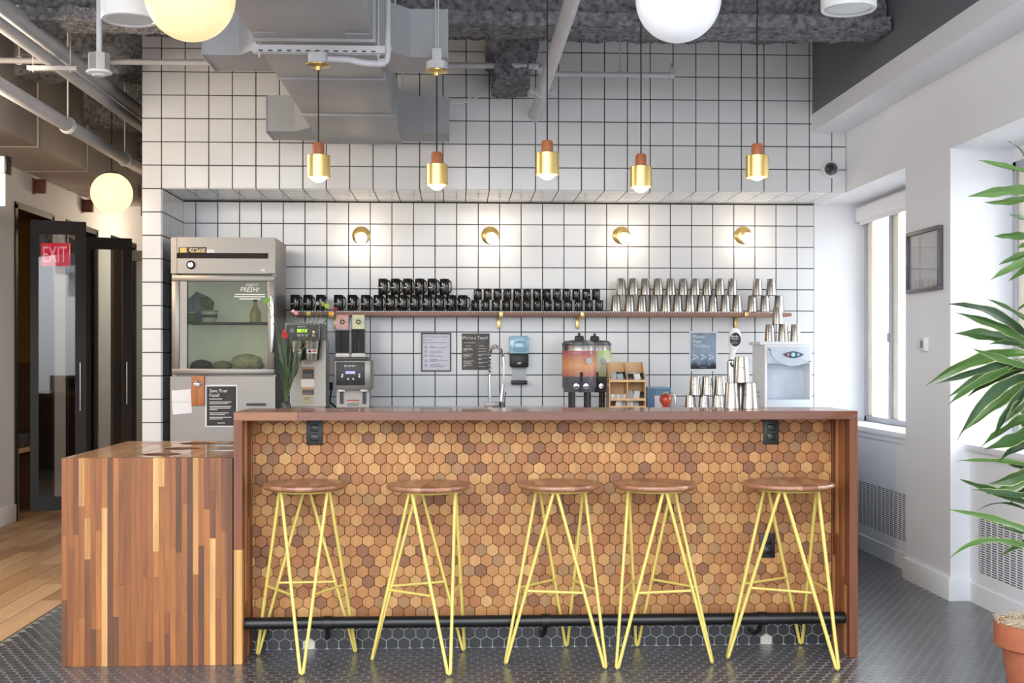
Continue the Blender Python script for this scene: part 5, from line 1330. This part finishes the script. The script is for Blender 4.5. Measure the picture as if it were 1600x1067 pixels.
MB().box(Xp - .0145, Xp - .0125, y0 + fw, y1 - fw, zb_ + fw, zt_ - fw).build('glazing', PANE, t)
for (px, w_, h_, nm_, cat, cl) in ((1447.5, .075, .075, 'square white thermostat with a small display on the pier', 'thermostat', PLASTICWHITE), (1437, .055, .052, 'small flat white switch plate beside the thermostat on the pier', 'switch', PLASTICWHITE)):
    q = on_x(px, 538, Xp)
    t = thing('thermostat' if cat == 'thermostat' else 'switch_plate', nm_, cat, q)
    k = .028 if cat == 'thermostat' else .008
    MB().box(Xp - k, Xp, q.y - w_ / 2, q.y + w_ / 2, q.z - h_ / 2, q.z + h_ / 2, .003).build('case', cl, t)
    if cat == 'thermostat': MB().box(Xp - k - .001, Xp - k + .001, q.y - .016, q.y + .016, q.z - .02, q.z + .022).build('display', mat('lcd_grey', (112, 112, 112), .3), t)
    else: MB().lathe([(.012, 0), (.012, .004), (0, .005)], (Xp - k, q.y, q.z), 14, 'x').build('knob', PLASTICWHITE, t)

# ================================================================== CORRIDOR
def leaf_door(p, ang, ln, H0, H1, label, hdl):
    t = thing('booth_door', label, 'door', (p[0], p[1], 0), 'glazed doors of the phone booths')
    d = Vector((math.cos(ang), math.sin(ang), 0)); n = Vector((math.sin(ang), -math.cos(ang), 0)); O = Vector((p[0], p[1], 0)); th = .045
    def slab(b, s0, s1, z0, z1, k=th, o=0):
        P = [O + d * s0 + n * (o + k / 2), O + d * s1 + n * (o + k / 2), O + d * s1 + n * (o - k / 2), O + d * s0 + n * (o - k / 2)]
        A = [b.bm.verts.new(v + Vector((0, 0, z0))) for v in P]; B = [b.bm.verts.new(v + Vector((0, 0, z1))) for v in P]
        b.bm.faces.new(A[::-1]); b.bm.faces.new(B)
        for q in range(4): b.bm.faces.new((A[q], A[(q + 1) % 4], B[(q + 1) % 4], B[q]))
        return b
    sl, sr = .065, .085
    slab(MB(), 0, sl, H0, H1).build('stile', BLACKFRAME, t, False); slab(MB(), ln - sr, ln, H0, H1).build('stile', BLACKFRAME, t, False)
    slab(MB(), sl, ln - sr, H0, H0 + .11).build('rail', BLACKFRAME, t, False); slab(MB(), sl, ln - sr, H1 - .11, H1).build('rail', BLACKFRAME, t, False)
    slab(MB(), sl, ln - sr, H0 + .11, H1 - .11, .008).build('glass', DOORGLASS, t, False)
    b = MB(); s = ln - sr * .6; 
    q0 = O + d * s + n * .05
    b.bar(q0 + Vector((0, 0, .85)), q0 + Vector((0, 0, 1.25)), .008, 10).bar(q0 + Vector((0, 0, .88)), q0 - n * .03 + Vector((0, 0, .88)), .006, 8).bar(q0 + Vector((0, 0, 1.22)), q0 - n * .03 + Vector((0, 0, 1.22)), .006, 8)
    b.build('handle', CHROME, t)
leaf_door((-3.50, 10.13), math.radians(22), .435, .03, 2.42, 'black framed glass booth door standing open, nearest the waste counter', 1)
leaf_door((-3.50, 11.55), math.radians(22), .435, .03, 2.42, 'black framed glass booth door standing open, behind the nearest one', 1)
leaf_door((-3.50, 13.0), math.radians(22), .60, .03, 2.42, 'black framed glass booth door farthest down the corridor', 1)
for i, yy in enumerate((10.15, 11.45)):
    q = thing('booth_sign', 'small red brown block sign on the wall over the %s booth door' % ('nearest' if i == 0 else 'second'), 'sign', (XC, yy, 2.63))
    MB().box(XC, XC + .10, yy - .02, yy + .02, 2.64, 2.755, .002).build('block', mat('sign_redbrown', (104, 58, 44), .6), q)
    MB().box(XC, XC + .006, yy - .035, yy + .035, 2.63, 2.765, .002).build('plate', mat('sign_plate', (140, 110, 96), .6), q)
b0, b1 = ops[1]
t = thing('booth_bench', 'grey cushioned bench on a wooden board inside the first booth', 'bench', (-3.95, 10.45, 0))
MB().box(-4.7, XC - .13, 10.2, b1 + .05, .50, .54, .003).build('board', PALEWOOD, t)
MB().box(-4.7, XC - .13, 10.21, b1 + .05, .541, .66, .025).build('cushion', mat('cushion_grey', (84, 82, 84), .9, var=.2, scale=20), t)
MB().bar((XC - .16, 10.23, 0), (XC - .16, 10.23, .5), .014, 10).bar((-4.6, 10.23, 0), (-4.6, 10.23, .5), .014, 10).build('legs', ALU, t)
ex = thing('exit_sign', 'red exit sign seen through the glass of the nearest booth door', 'sign', (-3.43, 10.55, 2.28))  # added sign in place of a reflection in the door glass
MB().box(-3.555, -3.315, 10.55, 10.58, 2.075, 2.27, .004).build('case', mat('exit_red', (190, 24, 44), .4, emit=(235, 16, 50), es=.7), ex)
def px_of(X, Y): d = X * S_ + Y * C_; return 800 + F * (X * C_ - Y * S_) / d
def py_of(X, Y, Z): d = X * S_ + Y * C_; return HY - F * (Z - H) / d
k = 10.55
letters('EXIT', px_of(-3.435, k), py_of(-3.435, k, 2.105), .135 * F / k, k, ex, mat('exit_letters', (255, 200, 200), .5, emit=(255, 170, 180), es=.7), .20 * F / k, align='c')
MB().bar((-3.51, 10.565, 2.265), (-3.51, 10.565, 2.475), .008, 8).build('stem', BLACK, ex)
p = at(3, 300, 7.4)
t = thing('projection_screen', 'white rolled screen with a dark end cap at the far left edge', 'blind', (p.x, 7.4, p.z))
pz0, pz1 = Z_at(322, 7.4, 3), Z_at(245, 7.4, 3)
xr = X_at(11, 7.4)
MB().box(XC + .05, xr, 7.36, 7.44, pz1 - .10, pz1, .01).build('cassette', PLASTICWHITE, t)
MB().box(xr, xr + .012, 7.355, 7.445, pz1 - .105, pz1 + .004, .004).build('end_cap', BLACK, t)
MB().box(XC + .05, xr - .01, 7.398, 7.402, pz0, pz1 - .10).build('fabric', WHITE, t)

# ================================================================== POTTED DRACAENA
DY = 4.32
dc = at(1632, 985, DY)
pot = thing('potted_dracaena', 'tall dracaena with long striped leaves in a terracotta pot at the right edge', 'plant', (dc.x, DY, 0))
pr = .172
MB().lathe([(0, 0), (.108, 0), (.112, .004), (.146, .245), (pr - .004, .248), (pr, .252), (pr, .328), (pr - .004, .334), (pr - .016, .334), (pr - .02, .328), (pr - .03, .25), (0, .25)], (dc.x, DY, 0), 48).build('pot', TERRA, pot)
m = MB().lathe([(pr - .022, .27), (pr - .03, .315), (.08, .335), (0, .34)], (dc.x, DY, 0), 30)
for k in range(420):
    a, r = R.uniform(0, 2 * PI), (pr - .012) * math.sqrt(R.random()); z = .325 + .03 * (1 - r / pr) + R.uniform(-.005, .018)
    p = Vector((dc.x + r * math.cos(a), DY + r * math.sin(a), z)); d1 = Vector((R.gauss(0, 1), R.gauss(0, 1), R.gauss(0, .5))).normalized() * R.uniform(.012, .026); d2 = Vector((R.gauss(0, 1), R.gauss(0, 1), R.gauss(0, .7))).normalized() * .016
    m.tube([p - d1, p + d2 * .6, p + d1], .0013, 4)
u = m.build('moss', STRAW, pot); u['kind'] = 'stuff'
for dx, dy, zt_ in ((-.02, 0, 2.05), (.05, .05, 1.7), (.03, -.06, 1.25)):
    MB().tube([(dc.x + dx, DY + dy, .3), (dc.x + dx * 1.6 + .01, DY + dy * 1.3, .8), (dc.x + dx * .6 - .015, DY + dy, 1.3), (dc.x + dx - .01, DY + dy, zt_)] if zt_ > 1.3 else [(dc.x + dx, DY + dy, .3), (dc.x + dx - .01, DY + dy, .8), (dc.x + dx, DY + dy, zt_)], [.019, .016, .014, .009] if zt_ > 1.3 else [.018, .015, .01], 10).build('trunk', STEM, pot)
LV = [(1612, 255, 1588, 226, 1575, 221, 13), (1620, 272, 1572, 262, 1527, 250, 13), (1625, 296, 1560, 296, 1512, 307, 17), (1625, 305, 1580, 318, 1538, 316, 12), (1625, 345, 1597, 343, 1577, 335, 10), (1625, 372, 1585, 366, 1553, 369, 13), (1625, 376, 1602, 381, 1589, 388, 9), (1630, 388, 1590, 400, 1560, 414, 12), (1630, 398, 1585, 413, 1547, 438, 14), (1632, 402, 1600, 422, 1576, 439, 12),
      (1610, 532, 1560, 476, 1482, 475, 19), (1612, 505, 1572, 478, 1540, 467, 12), (1605, 535, 1562, 503, 1493, 488, 16), (1603, 540, 1550, 520, 1492, 521, 23), (1605, 545, 1577, 532, 1545, 538, 12), (1605, 553, 1530, 546, 1446, 603, 21), (1605, 562, 1535, 574, 1462, 600, 15), (1602, 562, 1530, 586, 1482, 620, 17), (1604, 568, 1525, 590, 1481, 633, 14), (1600, 577, 1545, 592, 1512, 620, 16),
      (1605, 588, 1540, 600, 1494, 690, 21), (1605, 600, 1565, 625, 1508, 672, 20), (1605, 602, 1578, 640, 1550, 687, 16), (1625, 580, 1590, 575, 1556, 566, 16), (1630, 645, 1580, 662, 1532, 699, 22), (1630, 660, 1590, 690, 1538, 702, 24), (1630, 690, 1585, 700, 1560, 722, 16), (1615, 728, 1560, 716, 1495, 720, 8), (1625, 735, 1595, 728, 1570, 722, 15), (1635, 725, 1590, 748, 1545, 756, 23),
      (1640, 735, 1585, 760, 1541, 772, 18), (1615, 790, 1540, 765, 1500, 749, 18), (1615, 775, 1570, 775, 1518, 764, 14), (1625, 838, 1560, 806, 1481, 796, 12), (1625, 810, 1570, 770, 1527, 798, 7), (1630, 835, 1595, 832, 1564, 823, 12), (1625, 862, 1530, 822, 1484, 873, 11), (1640, 832, 1595, 846, 1564, 868, 11), (1620, 640, 1600, 610, 1588, 585, 15), (1612, 700, 1596, 660, 1600, 610, 14), (1640, 600, 1615, 570, 1590, 560, 14), (1612, 480, 1604, 470, 1588, 486, 6),
      (1610, 575, 1560, 560, 1520, 545, 12), (1612, 620, 1590, 632, 1570, 660, 18), (1622, 760, 1600, 768, 1575, 790, 16), (1632, 705, 1612, 690, 1590, 655, 18), (1636, 520, 1618, 500, 1602, 520, 14), (1630, 620, 1600, 610, 1572, 625, 16)]
GR = [(72, 106, 50), (60, 90, 46), (52, 78, 48), (84, 118, 58), (46, 70, 42), (66, 92, 54)]
k_ = DY / F
for i, (x0, y0, x1, y1, x2, y2, wd) in enumerate(LV):
    s = R.uniform(-.22, .22); yb = DY + R.uniform(-.03, .03); b = MB()
    c0 = at(x0, y0, yb); c0.x = max(c0.x, at(1598, y0, yb).x)
    leaf_mesh(b, c0, at(x1, y1, yb + s * .6), at(x2, y2, yb + s), wd * k_ * .46, 12, Vector((R.uniform(-.2, .2), -1, R.uniform(.1, .7))), R.uniform(.2, .7), True, R.uniform(-1.1, 1.1), .16)
    b.build('leaf', [LEAF, LEAFEDGE] if y0 > 400 else [LEAF, LEAF], pot, True, jit(GR[i % 6] if y0 > 400 else R.choice([(80, 112, 58), (96, 130, 66)]), .12))
for k in range(16):                       # the half of the crown beyond the picture's right edge
    a = R.uniform(-1.2, 1.2); z = R.choice([R.uniform(1.0, 1.5), R.uniform(1.6, 2.1), R.uniform(.75, 1.0)]); b = MB(); p = Vector((dc.x + .01, DY, z)); d = Vector((math.cos(a), math.sin(a), 0)); ln = R.uniform(.25, .42)
    leaf_mesh(b, p, p + d * ln * .5 + Vector((0, 0, R.uniform(0, .12))), p + d * ln + Vector((0, 0, R.uniform(-.2, .05))), .02, 10, Vector((0, 0, 1)), .25, True); b.build('leaf', [LEAF, LEAFEDGE], pot, True, jit(R.choice(GR), .12))
